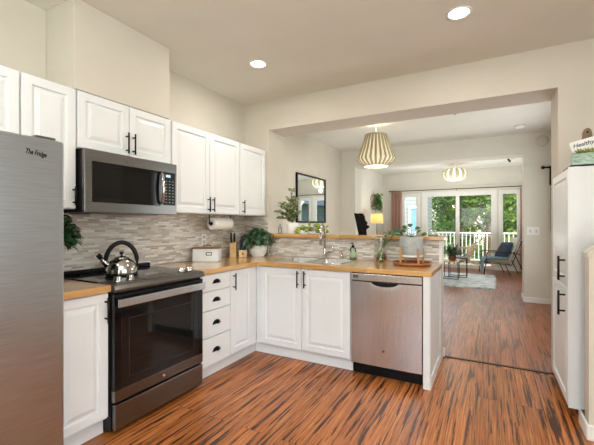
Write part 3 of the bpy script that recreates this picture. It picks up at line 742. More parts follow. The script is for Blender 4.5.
# knife blocks
t = Thing('knife_block', 'tall slanted pale wood knife block by the backsplash corner', 'knife block', (.12, 3.20, .9145), R(30), local=True)
mb = MB(); mb.prism([(-.055, 0), (.045, 0), (.045, .06), (-.005, .185), (-.070, .155)], -.035, .035, 'x'); t.part('block', mb, M['wood_pale'], bevel=.003)
for k, (a, q) in enumerate(((-.018, 0), (.018, 0), (-.018, 1), (.018, 1))):
    mb = MB(); b0 = Vector((a, -.028 - q * .03, .166 - q * .006)); dv = Vector((0, -.10 * .36, .10)); mb.bar(b0 + dv * .06, b0 + dv * (1.0 - .2 * q), .014, .02); t.part('knife_handle', mb, M['blackp'])
t = Thing('utensil_block', 'small square pale wood block with black-handled knives', 'knife block', (.240, 3.215, .9145), R(30), local=True)
mb = MB(); mb.box(-.042, -.035, 0, .042, .035, .078); t.part('block', mb, M['wood_pale'], bevel=.003)
mb = MB(); mb.box(-.010, -.0362, .025, .010, -.0352, .055); t.part('mark', mb, M['wood_lid'])
for a, b, h in ((-.026, -.012, .19), (.0, -.01, .215), (.026, -.012, .18), (-.014, .018, .225), (.016, .018, .20)):
    mb = MB(); mb.bar((a, b, .079), (a * 1.15, b, h), .014, .020); t.part('knife_handle', mb, M['blackp'])

def rosette(t, c, rad, hgt, n, L, W, mat, seed=1, low=.0, stemmat=None, flat=.3):
    """leafy mound: leaves scattered on and inside a dome, all on one foliage mesh, and stems on another"""
    rnd = random.Random(seed); mb = MB(); st = MB(); c = Vector(c)
    for i in range(n):
        a = rnd.random() * 2 * PI; e = rnd.uniform(-.25 + low, 1.0); q = rnd.uniform(.55, 1.0)
        d = Vector((math.cos(a) * math.cos(e * PI / 2), math.sin(a) * math.cos(e * PI / 2), math.sin(e * PI / 2)))
        p = c + Vector((d.x * rad * q, d.y * rad * q, d.z * hgt * q))
        dd = Vector((d.x + rnd.uniform(-.6, .6), d.y + rnd.uniform(-.6, .6), rnd.uniform(-.5, .5)))
        l = L * rnd.uniform(.7, 1.2)
        mb.leaf(p - dd.normalized() * l * .3, dd, (rnd.uniform(-.4, .4), rnd.uniform(-.4, .4), 1), l, W * rnd.uniform(.7, 1.2), .12, flat)
        if i % 6 == 0: st.tube([c - Vector((0, 0, .03)), (c + p) / 2 + Vector((0, 0, .01)), p], .0022, 4)
    f = t.part('foliage', mb, mat); t.part('stems', st, stemmat or M['stem'])
    return f
# white pot with dark green plant
pc = (.33, 3.375, .9145)
t = Thing('potted_plant', 'bushy dark green plant in a round white pot in the counter corner', 'potted plant', pc)
mb = MB(); mb.lathe(pc, [(.070, 0), (.072, .012), (.095, .04), (.104, .075), (.098, .115), (.092, .128), (.084, .125), (.088, .10)], 72, True, False, ripple=.01, rn=18); t.part('pot', mb, M['pot_white'])
mb = MB(); mb.lathe(pc, [(.087, .108), (.05, .112)], 20); t.part('soil', mb, M['soil'])
rosette(t, (pc[0] + .01, pc[1] - .02, 1.09), .165, .145, 190, .09, .058, M['leaf_dark'], 3)
# dark leafy plant by the fridge
pc = (.30, 1.20, .9145)
t = Thing('potted_plant', 'dark green leafy plant half hidden behind the fridge', 'potted plant', pc)
mb = MB(); mb.lathe(pc, [(.055, 0), (.075, .12), (.070, .12), (.066, .10)], 24, True, False); t.part('pot', mb, M['pot_white'])
mb = MB(); mb.lathe(pc, [(.068, .108), (.03, .110)], 20); t.part('soil', mb, M['soil'])
rosette(t, (.30, 1.235, 1.19), .125, .15, 240, .06, .045, plain('boxwood_leaf', (24, 56, 24), .5, 0, .5, 60), 5)

# soap bottle
sc_ = (1.405, 3.535, .9145)
t = Thing('soap_bottle', 'clear soap bottle with black pump and green label', 'soap bottle', sc_)
mb = MB(); mb.lathe(sc_, [(.030, 0), (.033, .005), (.033, .105), (.025, .122), (.013, .13)], 24); t.part('bottle', mb, M['clear'])
mb = MB(); mb.lathe(sc_, [(.0335, .025), (.0335, .085)], 24, False, False); t.part('label', mb, leafmat('printed_label', (232, 232, 224), (120, 150, 80), (225, 230, 215), 60), None, 'green and white label')
mb = MB(); mb.lathe(sc_, [(.014, .13), (.014, .145), (.005, .148), (.005, .170)], 16); mb.tube([(sc_[0], sc_[1], 1.083), (sc_[0] - .01, sc_[1] - .035, 1.082)], .006, 8); t.part('pump', mb, M['blackp'])
# glass vase with green cuttings
vc = (1.728, 3.41, .9145)
t = Thing('glass_vase', 'clear glass vase holding green cuttings on the peninsula', 'vase', vc)
mb = MB(); mb.lathe(vc, [(.0, .004), (.054, .004), (.056, .0), (.062, .01), (.058, .13), (.056, .245), (.060, .252)], 32, False, False); t.part('vase', mb, M['clear'])
mb = MB(); mb.lathe(vc, [(.05, .006), (.054, .02), (.052, .045), (.03, .047)], 24); t.part('water', mb, glassy('vase_water', (190, 214, 160), .06))
mb = MB(); rnd = random.Random(4)
for i in range(34):
    a = rnd.random() * 2 * PI; q = rnd.random() * .035
    mb.leaf((vc[0] + q * math.cos(a), vc[1] + q * math.sin(a), vc[2] + .04 + rnd.random() * .03), (math.cos(a) * .5, math.sin(a) * .5, rnd.uniform(.2, 1)), (0, 0, 1), .045, .02)
t.part('moss', mb, M['leaf_bright'])
mb = MB(); lf = MB()
for k, (dx, dz, s) in enumerate(((.13, .28, 0), (.09, .25, 1), (.15, .25, 2))):
    pts = [Vector(vc) + Vector((-.02 + dx * u ** 1.2, -.01 - .01 * k, .03 + dz * u)) for u in (0, .25, .5, .75, 1)]
    mb.tube(pts, .003, 6)
    for u in range(10):
        q = .5 + .055 * u; p = Vector(vc) + Vector((-.02 + dx * q ** 1.2, -.01 - .01 * k, .03 + dz * q))
        a = rnd.random() * 6.28; lf.leaf(p, (math.cos(a), math.sin(a) * .7, .3), (0, 0, 1), .05, .02)
t.part('stems', mb, M['stem']); t.part('leaves', lf, M['leaf_mid'])
mb = MB(); mb.tube([Vector(vc) + Vector((-.005, .02, .09)), Vector(vc) + Vector((-.002, .02, .17)), Vector(vc) + Vector((.002, .02, .235))], [.008, .005, .009], 8); t.part('white_stem', mb, M['pot_white'])
# tray, stand and grey pot
tc = (2.03, 3.35, .9145)
t = Thing('serving_tray', 'round red-brown wooden tray under the plant stand', 'tray', tc)
mb = MB(); mb.lathe(tc, [(.14, 0), (.165, .006), (.172, .026), (.166, .026), (.158, .012), (.05, .010)], 40); t.part('tray', mb, M['wood_red'])
t = Thing('plant_stand', 'light wooden plant stand standing on the round tray', 'plant stand', (tc[0], tc[1], .9245))
for k in range(4):
    a = R(28.4) + k * PI / 2 + R(12)
    mb = MB(); p = Vector((tc[0] + .112 * math.cos(a), tc[1] + .112 * math.sin(a), .9265)); mb.bar(p, p + Vector((0, 0, .135)), .016, .016); t.part('leg', mb, M['wood'], bevel=.003)
mb = MB()
for k in (0, 1):
    a = R(28.4) + k * PI / 2 + R(12); v = Vector((math.cos(a) * .103, math.sin(a) * .103, 0)); c = Vector((tc[0], tc[1], .975 + .0 * k)); mb.bar(c - v, c + v, .016, .012)
t.part('crossbar', mb, M['wood'])
pc = (tc[0], tc[1], .9835)
t = Thing('potted_plant', 'broad-leaved plant in a grey pot held by the wooden stand', 'potted plant', pc)
mb = MB(); mb.lathe(pc, [(.086, 0), (.094, .008), (.100, .17), (.100, .182), (.094, .182), (.092, .16)], 40, True, False); pp = t.part('pot', mb, M['pot_grey'])
mb = MB(); mb.lathe(pc, [(.0945, .005), (.0965, .022)], 40, False, False); t.part('base_band', mb, M['pot_white'], pp)
mb = MB(); mb.lathe(pc, [(.093, .165), (.03, .168)], 20); t.part('soil', mb, M['soil'])
mb = MB(); st = MB(); rnd = random.Random(12)
for k, (dx, dy, dz, L) in enumerate(((-.10, .02, .02, .09), (-.13, -.02, .035, .08), (-.05, .0, .075, .07), (.0, -.02, .06, .06), (.06, .0, .04, .06), (.10, .01, .02, .06), (-.08, .05, .05, .08), (.12, -.01, .035, .05), (-.04, -.05, .05, .075), (.03, .04, .07, .06), (-.14, .0, .06, .07), (-.02, .03, .09, .06))):
    p = Vector(pc) + Vector((dx * .75, dy, .175 + dz)); st.tube([Vector(pc) + Vector((0, 0, .166)), (p + Vector(pc) + Vector((0, 0, .2))) / 2, p], .0025, 5)
    mb.leaf(p, (dx + rnd.uniform(-.03, .03), dy - .02, .03), (0, -.8, 1), L, L * .8, .1, .2)
t.part('leaves', mb, M['leaf_dark']); t.part('stems', st, M['stem'])

# ================================================================= ITEMS ON THE BAR LEDGE
LZ = 1.1685
pc = (.62, 3.655, LZ)
t = Thing('potted_plant', 'pale green eucalyptus in a white ribbed pot on the bar ledge', 'potted plant', pc)
mb = MB(); mb.lathe(pc, [(.062, 0), (.066, .004), (.070, .128), (.065, .130), (.063, .11)], 72, True, False, ripple=.012, rn=18); t.part('pot', mb, M['pot_white'])
mb = MB(); mb.lathe(pc, [(.063, .112), (.03, .115)], 20); t.part('soil', mb, M['soil'])
mb = MB(); lf = MB(); rnd = random.Random(21)
for tx, ty, tz in ((-.01, .0, .52), (-.06, .03, .42), (-.13, -.02, .36), (-.165, .0, .33), (-.18, -.03, .26), (-.10, .04, .30), (.05, -.02, .36), (.02, .04, .42), (-.14, .0, .22), (.08, .0, .26), (-.05, -.05, .32), (-.17, -.03, .18)):
    b0 = Vector(pc) + Vector((0, 0, .11)); tip = Vector(pc) + Vector((tx, ty, tz))
    pts = [b0 + (tip - b0) * u + Vector((-(tx) * .25 * math.sin(PI * u), 0, .03 * math.sin(PI * u))) for u in (0, .25, .5, .75, 1)]
    mb.tube(pts, .002, 5)
    for k in range(14):
        u = .2 + .8 * k / 13; i = min(3, int(u * 4)); p = pts[i].lerp(pts[i + 1], u * 4 - i)
        a = rnd.random() * 6.28
        for s_ in (0, PI): lf.leaf(p, (math.cos(a + s_), math.sin(a + s_), rnd.uniform(-.2, .5)), (rnd.uniform(-.8, .8), -.6, .8), .056, .044, .08)
t.part('stems', mb, M['stem']); t.part('leaves', lf, M['leaf_euc'])
# little glass jar
jc = (.475, 3.62, LZ)
t = Thing('glass_bottle', 'small clear glass bottle left of the ribbed pot', 'bottle', jc)
mb = MB(); mb.lathe(jc, [(.020, 0), (.022, .004), (.022, .07), (.010, .09), (.010, .115)], 20, True, False); t.part('bottle', mb, M['clear'])
# trailing pothos in a bowl
pc = (.86, 3.66, LZ)
t = Thing('potted_plant', 'bright green trailing plant in a low dish on the bar ledge', 'potted plant', pc)
mb = MB(); mb.lathe(pc, [(.040, 0), (.055, .03), (.050, .03), (.035, .01)], 24); t.part('dish', mb, M['pot_white'])
mb = MB(); st = MB(); rnd = random.Random(31)
for i in range(60):
    a = rnd.random() * 6.28; r_ = rnd.uniform(.0, 1) ** .7
    p = Vector((pc[0] + .02 + r_ * .17 * math.cos(a), pc[1] + r_ * .07 * math.sin(a), LZ + .02 + rnd.random() * .11 * (1 - .55 * r_)))
    mb.leaf(p, (math.cos(a), math.sin(a) * .6, rnd.uniform(-.2, .5)), (rnd.uniform(-.5, .5), -.7, .7), .06, .045, .1, .1)
    if i % 4 == 0: st.tube([Vector(pc) + Vector((0, 0, .028)), (p + Vector(pc)) / 2 + Vector((0, 0, .03)), p], .002, 4)
t.part('leaves', mb, M['leaf_bright']); t.part('stems', st, M['stem'])
# round yellow-green fruit beside it
mb = MB(); mb.T = Matrix.Translation((.735, 3.575, LZ + .002)); mb.lathe((0, 0, 0), [(.003, .0), (.022, .006), (.033, .028), (.032, .042), (.020, .058), (.006, .062)], 20)
mb.T = Matrix(); mb.bm.verts.ensure_lookup_table()
single('pear', mb, M['olive'], 'round yellow-green fruit lying in front of the trailing plant', 'fruit', (.735, 3.575, LZ))
# dark wooden carved ornament
t = Thing('wood_ornament', 'leaning dark carved wooden ornament on the bar ledge', 'ornament', (1.45, 3.66, LZ), R(8), local=True)
mb = MB(); mb.prism([(-.022, 0), (.024, 0), (-.022, .225), (-.072, .232)], -.02, .02, 'y'); t.part('rear_slab', mb, M['charcoal_wood'], bevel=.004)
mb = MB(); mb.prism([(.028, 0), (.062, 0), (.056, .05), (.075, .075), (.060, .10), (.068, .13), (.045, .155), (.040, .19), (.022, .225), (-.018, .228), (.0, .12)], -.018, .018, 'y'); t.part('carved_slab', mb, M['charcoal_wood'], bevel=.004)
mb = MB(); mb.lathe((.072, 0, .085), [(.004, -.016), (.016, -.008), (.016, .008), (.004, .016)], 12); t.part('knob', mb, M['charcoal_wood'])
# small jar at right end of ledge
jc = (2.17, 3.64, LZ)
t = Thing('glass_bottle', 'low clear glass jar near the right end of the bar ledge', 'jar', jc)
mb = MB(); mb.lathe(jc, [(.038, 0), (.042, .005), (.040, .045), (.026, .058), (.026, .066)], 24, True, False); t.part('bottle', mb, M['clear'])
mb = MB(); mb.lathe(jc, [(.034, .003), (.037, .03), (.02, .032)], 20); t.part('filling', mb, M['pot_white'])

# ================================================================= ON THE PANTRY
pz = 1.6555
mb = MB(); mb.box(3.118, 2.915, pz, 3.60, 3.20, pz + .013); single('shelf_board', mb, M['blackp'], 'thin black board lying on the pantry top', 'board', (3.3, 3.05, pz))
t = Thing('planter_box', 'small distressed mint green wooden planter box on the pantry', 'planter', (3.22, 2.96, pz + .0135))
mb = MB(); mb.slab([3.135, 3.147, 3.388, 3.40], [2.925, 2.937, 3.0, 3.012], lambda i, j: not (i == 1 and j == 1), pz + .0135, pz + .088); t.part('box', mb, M['mint'])
mb = MB(); mb.box(3.147, 2.937, pz + .0136, 3.388, 3.0, pz + .075); t.part('soil', mb, M['soil'])
mb = MB(); rnd = random.Random(8)
for cx in (3.175, 3.215, 3.25, 3.29, 3.34):
    for i in range(26):
        a = i * 2.4; e = .25 + .7 * i / 26
        mb.leaf((cx, 2.965, pz + .078), (math.cos(a) * (1.1 - e), math.sin(a) * (1.1 - e), e * .8), (0, 0, 1), .052, .020, .2)
t.part('succulents', mb, M['olive'])
mb = MB()
for i in range(16): a = rnd.random() * 6.28; mb.leaf((3.155 + .012 * i, 2.955, pz + .08), (math.cos(a) - .5, math.sin(a), .15), (0, 0, 1), .055, .016)
t.part('leaves', mb, M['leaf_dark'])
# sign (leans back against the board, tilted up to the right)
Ts = Matrix.Translation((3.160, 3.035, pz + .0725)) @ Matrix.Rotation(R(-14), 4, 'Y') @ Matrix.Rotation(R(-8), 4, 'X')
t = Thing('wall_sign', 'white tilted sign with dark script lettering behind the planter', 'sign', (3.142, 3.03, pz + .0135))
mb = MB(); mb.T = Ts; mb.box(-.0, 0, -.005, .32, .012, .115); t.part('board', mb, M['white_plastic'], bevel=.002)
t.part('lettering', text_mb('Healthy', .037, Ts @ basis((.010, -.001, .070), (1, 0, 0), (0, 0, 1), (0, -1, 0)), .0005, .35), M['navy'])
t.part('lettering', text_mb('life', .037, Ts @ basis((.142, -.001, .070), (1, 0, 0), (0, 0, 1), (0, -1, 0)), .0005, .35), M['pink'], None, 'pink lettering')
t.o['category'] = 'sign'
t = Thing('cutting_board', 'worn brown wooden cutting board standing behind the sign', 'cutting board', (3.32, 3.10, pz + .0135))
mb = MB(); z0 = pz + .0135
mb.prism([(3.215, z0), (3.45, z0), (3.45, z0 + .19), (3.27, z0 + .19), (3.262, z0 + .245), (3.255, z0 + .262), (3.24, z0 + .27), (3.222, z0 + .262), (3.212, z0 + .24), (3.208, z0 + .17)], 3.085, 3.105, 'y'); b_ = t.part('board', mb, M['wood_board'], bevel=.003)
mb = MB(); mb.T = Matrix.Translation((3.238, 3.0845, z0 + .24)) @ Matrix.Rotation(R(90), 4, 'X'); mb.lathe((0, 0, 0), [(.007, 0), (.007, .001)], 14); t.part('hanging_hole', mb, M['blackp'], b_)

# ================================================================= DINING ROOM
# pendant lamp
pc = (1.173, 5.2)
t = Thing('pendant_lamp', 'slatted drum pendant lamp hanging over the dining area', 'pendant lamp', (pc[0], pc[1], 2.13))
mb = MB(); mb.lathe((pc[0], pc[1], CD), [(.065, -.001), (.065, -.02), (.02, -.026)], 24); t.part('canopy', mb, M['white_plastic'])
mb = MB(); mb.tube([(pc[0], pc[1], CD - .02), (pc[0], pc[1], 2.56)], .005, 8); t.part('cord', mb, M['white_plastic'])
prof = [(.160, 2.590), (.215, 2.42), (.285, 2.235), (.262, 2.20), (.185, 2.135)]
mb = MB(); mb.lathe((pc[0], pc[1], 0), [(r - .012, z) for r, z in prof], 32, False, False); t.part('inner_shade', mb, M['lamp_inner'])
for k in range(24):
    a = 2 * PI * k / 24; mb = MB(); mb.T = Matrix.Translation((pc[0], pc[1], 0)) @ Matrix.Rotation(a, 4, 'Z')
    mb.rings([[(r, -.016, z), (r, .016, z), (r - .008, .016, z), (r - .008, -.016, z)] for r, z in prof], sm=False); t.part('slat', mb, plain('slat_fabric', (184, 174, 146), .8) if k == 0 else bpy.data.materials['slat_fabric'])
mb = MB(); mb.lathe((pc[0], pc[1], 0), [(.176, 2.128), (.190, 2.134), (.190, 2.142), (.172, 2.142)], 40, False, False); mb.lathe((pc[0], pc[1], 0), [(.150, 2.586), (.164, 2.590), (.164, 2.598), (.150, 2.598)], 40, False, False); t.part('ring', mb, M['linen'])
mb = MB(); mb.lathe((pc[0], pc[1], 0), [(.172, 2.134), (.172, 2.131), (.06, 2.129)], 40); t.part('diffuser', mb, M['lamp_disc'])
def bulb(x, y, z, e, r=.05):
    d = bpy.data.lights.new('bulb', 'POINT'); d.energy = e; d.shadow_soft_size = r; d.color = (1, .90, .76)
    o = bpy.data.objects.new('bulb_lamp', d); COL.objects.link(o); o.location = (x, y, z)
bulb(pc[0], pc[1], 2.08, 9); bulb(pc[0], pc[1], 2.645, 2.5, .04)
# mirror
t = Thing('wall_mirror', 'black framed rectangular mirror on the left dining wall', 'mirror', (-.045, 5.52, 1.31))
y0, y1, z0, z1 = 4.96, 6.08, 1.30, 2.10
mb = MB(); mb.slab([y0, y0 + .03, y1 - .03, y1], [z0, z0 + .03, z1 - .03, z1], lambda i, j: not (i == 1 and j == 1), -.049, -.015, 'yzx'); t.part('frame', mb, M['black'], bevel=.006)
mb = MB(); mb.box(-.048, y0 + .03, z0 + .03, -.030, y1 - .03, z1 - .03); t.part('glass', mb, M['mirror'])
# switch plate on the end wall
t = Thing('light_switch', 'white double switch plate on the dining end wall', 'light switch', (3.27, 6.949, 1.165))
mb = MB(); mb.box(3.185, 6.942, 1.10, 3.355, 6.9495, 1.23); t.part('plate', mb, M['white_plastic'], bevel=.002)
for x in (3.228, 3.312): mb = MB(); mb.box(x - .014, 6.934, 1.14, x + .014, 6.9415, 1.19); t.part('toggle', mb, plain('toggle_face', (205, 204, 200), .5))
mb = MB(); mb.T = Matrix.Translation((3.39, 6.9495, 2.62)) @ Matrix.Rotation(R(90), 4, 'X'); mb.lathe((0, 0, 0), [(.085, 0), (.085, .012), (.07, .02), (.03, .022)], 28)
single('door_chime', mb, M['wall'], 'round beige chime cover high on the dining end wall', 'door chime', (3.39, 6.95, 2.62))
t = Thing('smoke_detector', 'round white smoke detector on the dining ceiling', 'smoke detector', (3.05, 6.35, CD))
mb = MB(); mb.lathe((3.05, 6.35, CD), [(.07, -.001), (.07, -.02), (.055, -.038), (.02, -.040)], 28); t.part('housing', mb, M['white_plastic'])
t = Thing('sprinkler_head', 'tiny fire sprinkler head on the dining ceiling', 'sprinkler', (2.244, 5.18, CD))
mb = MB(); mb.lathe((2.244, 5.18, CD), [(.028, -.001), (.026, -.006), (.008, -.008), (.008, -.03), (.016, -.034), (.016, -.037)], 16); t.part('head', mb, M['chrome'])
# black pipe bracket
t = Thing('wall_bracket', 'black pipe bracket on the end wall just behind the pantry', 'wall bracket', (3.48, 6.9, 2.18))
mb = MB(); mb.tube([(3.50, 6.946, 2.18), (3.50, 6.88, 2.18)], .020, 12); mb.tube([(3.50, 6.88, 2.18), (3.41, 6.88, 2.18)], .014, 10); mb.tube([(3.50, 6.88, 2.20), (3.50, 6.88, 1.90)], .022, 10); t.part('pipe', mb, M['black'])
mb = MB(); mb.lathe((3.395, 6.88, 2.18), [(.004, -.028), (.024, -.016), (.029, 0), (.024, .016), (.004, .028)], 16); t.part('ball_end', mb, M['black'])
mb = MB()
for k in range(16): z = 1.88 - k * .045; mb.tube([(3.50 + .009 * math.cos(q * PI / 3), 6.88 + (.004 * math.sin(q * PI / 3)), z + .018 * math.sin(q * PI / 3)) for q in range(6)], .003, 5, True)
t.part('chain', mb, M['black'])
# dining chair, black shell
def dining_chair(loc, rot, label):
    t = Thing('dining_chair', label, 'chair', loc, rot, local=True)
    mb = MB(); rs = []
    for j in range(13):
        u = j / 12; w = .22 - .05 * max(0, u - .5) * 2 * .6
        if u < .5: y, z = -.21 + .40 * u * 2, .46 - .02 * math.sin(PI * u * 2)
        else: y, z = .19 + .10 * (u - .5) * 2, .46 + .42 * (u - .5) * 2
        rs.append([(w * s_, y - .05 * s_ * s_ * (1 if u > .5 else 0), z + .03 * s_ * s_) for s_ in (-1, -.6, -.2, .2, .6, 1)])
    mb.rings(rs, False, False, False); bmesh.ops.solidify(mb.bm, geom=mb.bm.faces[:], thickness=.02); t.part('shell', mb, M['blackfab'])
    for sx in (-1, 1):
        for sy in (-1, 1): mb = MB(); mb.tube([(sx * .15, sy * .13, .43), (sx * .22, sy * .21, .0)], [.013, .009], 8); t.part('leg', mb, M['black'])
    mb = MB(); mb.bar((-.16, -.13, .42), (.16, .13, .42), .02); mb.bar((-.16, .13, .42), (.16, -.13, .42), .02); t.part('seat_frame', mb, M['black'])
dining_chair((1.80, 5.42, 0), R(-80), 'black shell dining chair just past the end of the bar')

# ================================================================= LIVING ROOM
mb = MB(); rnd = random.Random(2)
nx, ny = 44, 52; x0, x1, y0, y1 = .75, 2.76, 7.95, 10.06; cache = []
top = [[mb.v((x0 + (x1 - x0) * i / nx + (rnd.uniform(-.02, .02)), y0 + (y1 - y0) * j / ny + rnd.uniform(-.02, .02), .022 + rnd.uniform(0, .010))) for i in range(nx + 1)] for j in range(ny + 1)]
for j in range(ny):
    for i in range(nx): mb.face([top[j][i], top[j][i + 1], top[j + 1][i + 1], top[j + 1][i]], True)
edge = [top[0][i] for i in range(nx + 1)] + [top[j][nx] for j in range(1, ny + 1)] + [top[ny][i] for i in range(nx - 1, -1, -1)] + [top[j][0] for j in range(ny - 1, 0, -1)]
low = [mb.bm.verts.new((v.co.x + rnd.uniform(-.012, .012), v.co.y + rnd.uniform(-.012, .012), .001)) for v in edge]
for i in range(len(edge)): mb.face([edge[i], low[i], low[(i + 1) % len(edge)], edge[(i + 1) % len(edge)]], True)
single('area_rug', mb, M['rug'], 'shaggy grey-blue area rug in the sitting area', 'rug', (1.75, 9.05, 0))

# lounge chair
t = Thing('lounge_chair', 'black metal framed lounge chair with cream cushions by the window', 'armchair', (2.94, 10.55, 0), R(12), local=True)
for sy in (-.30, .30):
    mb = MB(); mb.tube([(-.50, sy, 0), (-.42, sy, .57), (-.40, sy, .585), (.24, sy, .56), (.30, sy, .52)], .011, 8); t.part('arm_frame', mb, M['black'])
    mb = MB(); mb.tube([(.36, sy, 0), (.12, sy, .62), (.16, sy, .80)], .011, 8); mb.bm.free()
    mb = MB(); mb.tube([(.42, sy, 0), (.16, sy, .60)], .011, 8); t.part('leg', mb, M['black'])
    mb = MB(); mb.tube([(-.46, sy, .32), (.12, sy, .26), (.34, sy, .86)], .011, 8); t.part('seat_rail', mb, M['black'])
    mb = MB(); mb.tube([(-.02, sy, .27), (.10, sy, 0)], .010, 8); t.part('leg', mb, M['black'])
mb = MB()
for p in ((-.46, .32), (.12, .26), (.34, .86)): mb.tube([(p[0], -.30, p[1]), (p[0], .30, p[1])], .011, 8)
t.part('crossbar', mb, M['black'])
def cush(T, sx, sy, sz):
    mb = MB(); mb.T = T
    rs = []
    for k in range(9):
        a = -PI / 2 + PI * k / 8; q = math.cos(a) ** .45 if math.cos(a) > 1e-6 else .0; z = sz * math.sin(a)
        rs.append([((sx * q) * (abs(math.cos(t_)) ** .35) * (1 if math.cos(t_) >= 0 else -1) * (.25 + .75 * q), (sy * q) * (abs(math.sin(t_)) ** .35) * (1 if math.sin(t_) >= 0 else -1) * (.25 + .75 * q), z) for t_ in [2 * PI * i / 28 for i in range(28)]])
    rs = rs[1:-1]; return mb.rings(rs)
t.part('seat_cushion', cush(Matrix.Translation((-.16, 0, .365)) @ Matrix.Rotation(R(6), 4, 'Y'), .32, .285, .072), M['cushion'])
t.part('back_cushion', cush(Matrix.Translation((.18, 0, .62)) @ Matrix.Rotation(R(-70), 4, 'Y'), .34, .285, .075), M['cushion'])
RT = Matrix.Translation((2.94, 10.55, 0)) @ Matrix.Rotation(R(12), 4, 'Z')
mb = cush(RT @ Matrix.Translation((.01, -.06, .625)) @ Matrix.Rotation(R(25), 4, 'Z') @ Matrix.Rotation(R(-58), 4, 'Y'), .23, .22, .06)
single('throw_pillow', mb, M['navy'], 'square navy pillow leaning on the lounge chair', 'pillow', tuple(RT @ Vector((-.05, -.1, .43))))
# throw blanket: over back, seat and front edge
mb = MB(); path = [(.36, .90), (.27, .84), (.16, .70), (.10, .52), (.02, .45), (-.15, .445), (-.34, .46), (-.50, .44), (-.535, .36), (-.53, .22), (-.54, .10)]
rs = []
for k, (x, z) in enumerate(path):
    yc = -.17 - .012 * k; hw = .19 - .003 * k
    if k <= 3: yc = -.08; hw = .19
    rs.append([(x + .010 * math.sin(i * 2.2 + k), yc + hw * (i / 5 - 1), z + .012 * math.sin(i * 1.7 + k * .8)) for i in range(11)])
mb.T = RT; mb.rings(rs, False, False, False); bmesh.ops.solidify(mb.bm, geom=mb.bm.faces[:], thickness=-.014)
single('throw_blanket', mb, M['blue'], 'light blue knitted blanket draped over the lounge chair', 'blanket', tuple(RT @ Vector((-.1, -.2, .45))))

# nesting side tables
def side_table(c, w, d, h, label, topmat):
    t = Thing('side_table', label, 'side table', (c[0], c[1], .0335), group='black framed nesting side tables')
    x0, x1, y0, y1 = c[0] - w / 2, c[0] + w / 2, c[1] - d / 2, c[1] + d / 2
    mb = MB(); mb.box(x0, y0, h - .022, x1, y1, h); t.part('table_top', mb, topmat, bevel=.003)
    for x in (x0 + .01, x1 - .01):
        for y in (y0 + .01, y1 - .01): mb = MB(); mb.bar((x, y, .0345), (x, y, h - .0225), .014); t.part('leg', mb, M['black'])
    mb = MB(); mb.slab([x0 + .003, x0 + .017, x1 - .017, x1 - .003], [y0 + .003, y0 + .017, y1 - .017, y1 - .003], lambda i, j: not (i == 1 and j == 1), .036, .050); t.part('base_rail', mb, M['black'])
side_table((1.86, 8.95), .34, .36, .44, 'lower black framed side table carrying the brown potted plant', M['wood_pale'])
side_table((1.98, 9.32), .40, .34, .50, 'taller black framed side table just behind the potted plant', M['blackp'])
pc = (1.89, 8.92, .4405)
t = Thing('potted_plant', 'spiky green plant in a brown pot on the side table', 'potted plant', pc)
mb = MB(); mb.lathe(pc, [(.060, 0), (.078, .05), (.075, .125), (.068, .125), (.066, .10)], 24, True, False); t.part('pot', mb, M['terracotta'])
mb = MB(); mb.lathe(pc, [(.067, .105), (.03, .108)], 20); t.part('soil', mb, M['soil'])
mb = MB(); rnd = random.Random(15)
for i in range(90):
    a = rnd.random() * 6.28; e = rnd.uniform(.25, 1.4); L = rnd.uniform(.22, .46)
    mb.leaf((pc[0] + .02 * math.cos(a), pc[1] + .02 * math.sin(a), pc[2] + .11), (math.cos(a) * math.cos(e), math.sin(a) * math.cos(e), math.sin(e)), (0, 0, 1), L, .035, .2, .25)
t.part('leaves', mb, M['leaf_dark'])

# living pendant (ribbed globe)
pc = (1.86, 10.0)
t = Thing('pendant_lamp', 'glowing pumpkin-shaped pendant lamp near the patio door', 'pendant lamp', (pc[0], pc[1], 2.37))
mb = MB(); mb.lathe((pc[0], pc[1], CL), [(.06, -.001), (.06, -.02), (.02, -.025)], 24); t.part('canopy', mb, M['white_plastic'])
mb = MB(); mb.tube([(pc[0], pc[1], CL - .02), (pc[0], pc[1], 2.70)], .005, 8); t.part('cord', mb, M['white_plastic'])
def pump(k, sc=1.0): a = -PI / 2 + PI * k; return (.05 + (.25 * math.cos(a) ** .7) * sc, 2.545 + .155 * math.sin(a) * sc)
mb = MB(); mb.lathe((pc[0], pc[1], 0), [pump(k / 12, .93) for k in range(1, 12)], 32); t.part('globe', mb, M['glow'])
for k in range(12):
    a = 2 * PI * (k + .5) / 12; mb = MB(); mb.T = Matrix.Translation((pc[0], pc[1], 0)) @ Matrix.Rotation(a, 4, 'Z')
    mb.rings([[(pump(q / 12)[0], s1 * .048 * (pump(q / 12)[0] / .3), pump(q / 12)[1]) for s1 in (-1, 1)] + [(pump(q / 12)[0] - .012, s1 * .048 * (pump(q / 12)[0] / .3), pump(q / 12)[1]) for s1 in (1, -1)] for q in range(1, 12)], sm=False)
    t.part('slat', mb, M['linen'])
bulb(pc[0], pc[1], 2.30, 8)
# ceiling spotlight
t = Thing('spotlight', 'small white ceiling spotlight near the right of the sitting area', 'spotlight', (3.08, 9.0, CL))
mb = MB(); mb.lathe((3.08, 9.0, CL), [(.05, -.001), (.05, -.02), (.02, -.022)], 20); mb.tube([(3.08, 9.0, CL - .02), (3.08, 9.0, CL - .09)], .008, 8); t.part('base', mb, M['white_plastic'])
mb = MB(); mb.tube([(3.12, 9.0, 2.75), (3.02, 8.98, 2.66)], [.045, .055], 16); hh = t.part('head', mb, M['white_plastic'])
mb = MB(); mb.tube([(3.02, 8.98, 2.66), (3.005, 8.977, 2.647)], [.045, .045], 16); t.part('reflector', mb, M['blackp'], hh)
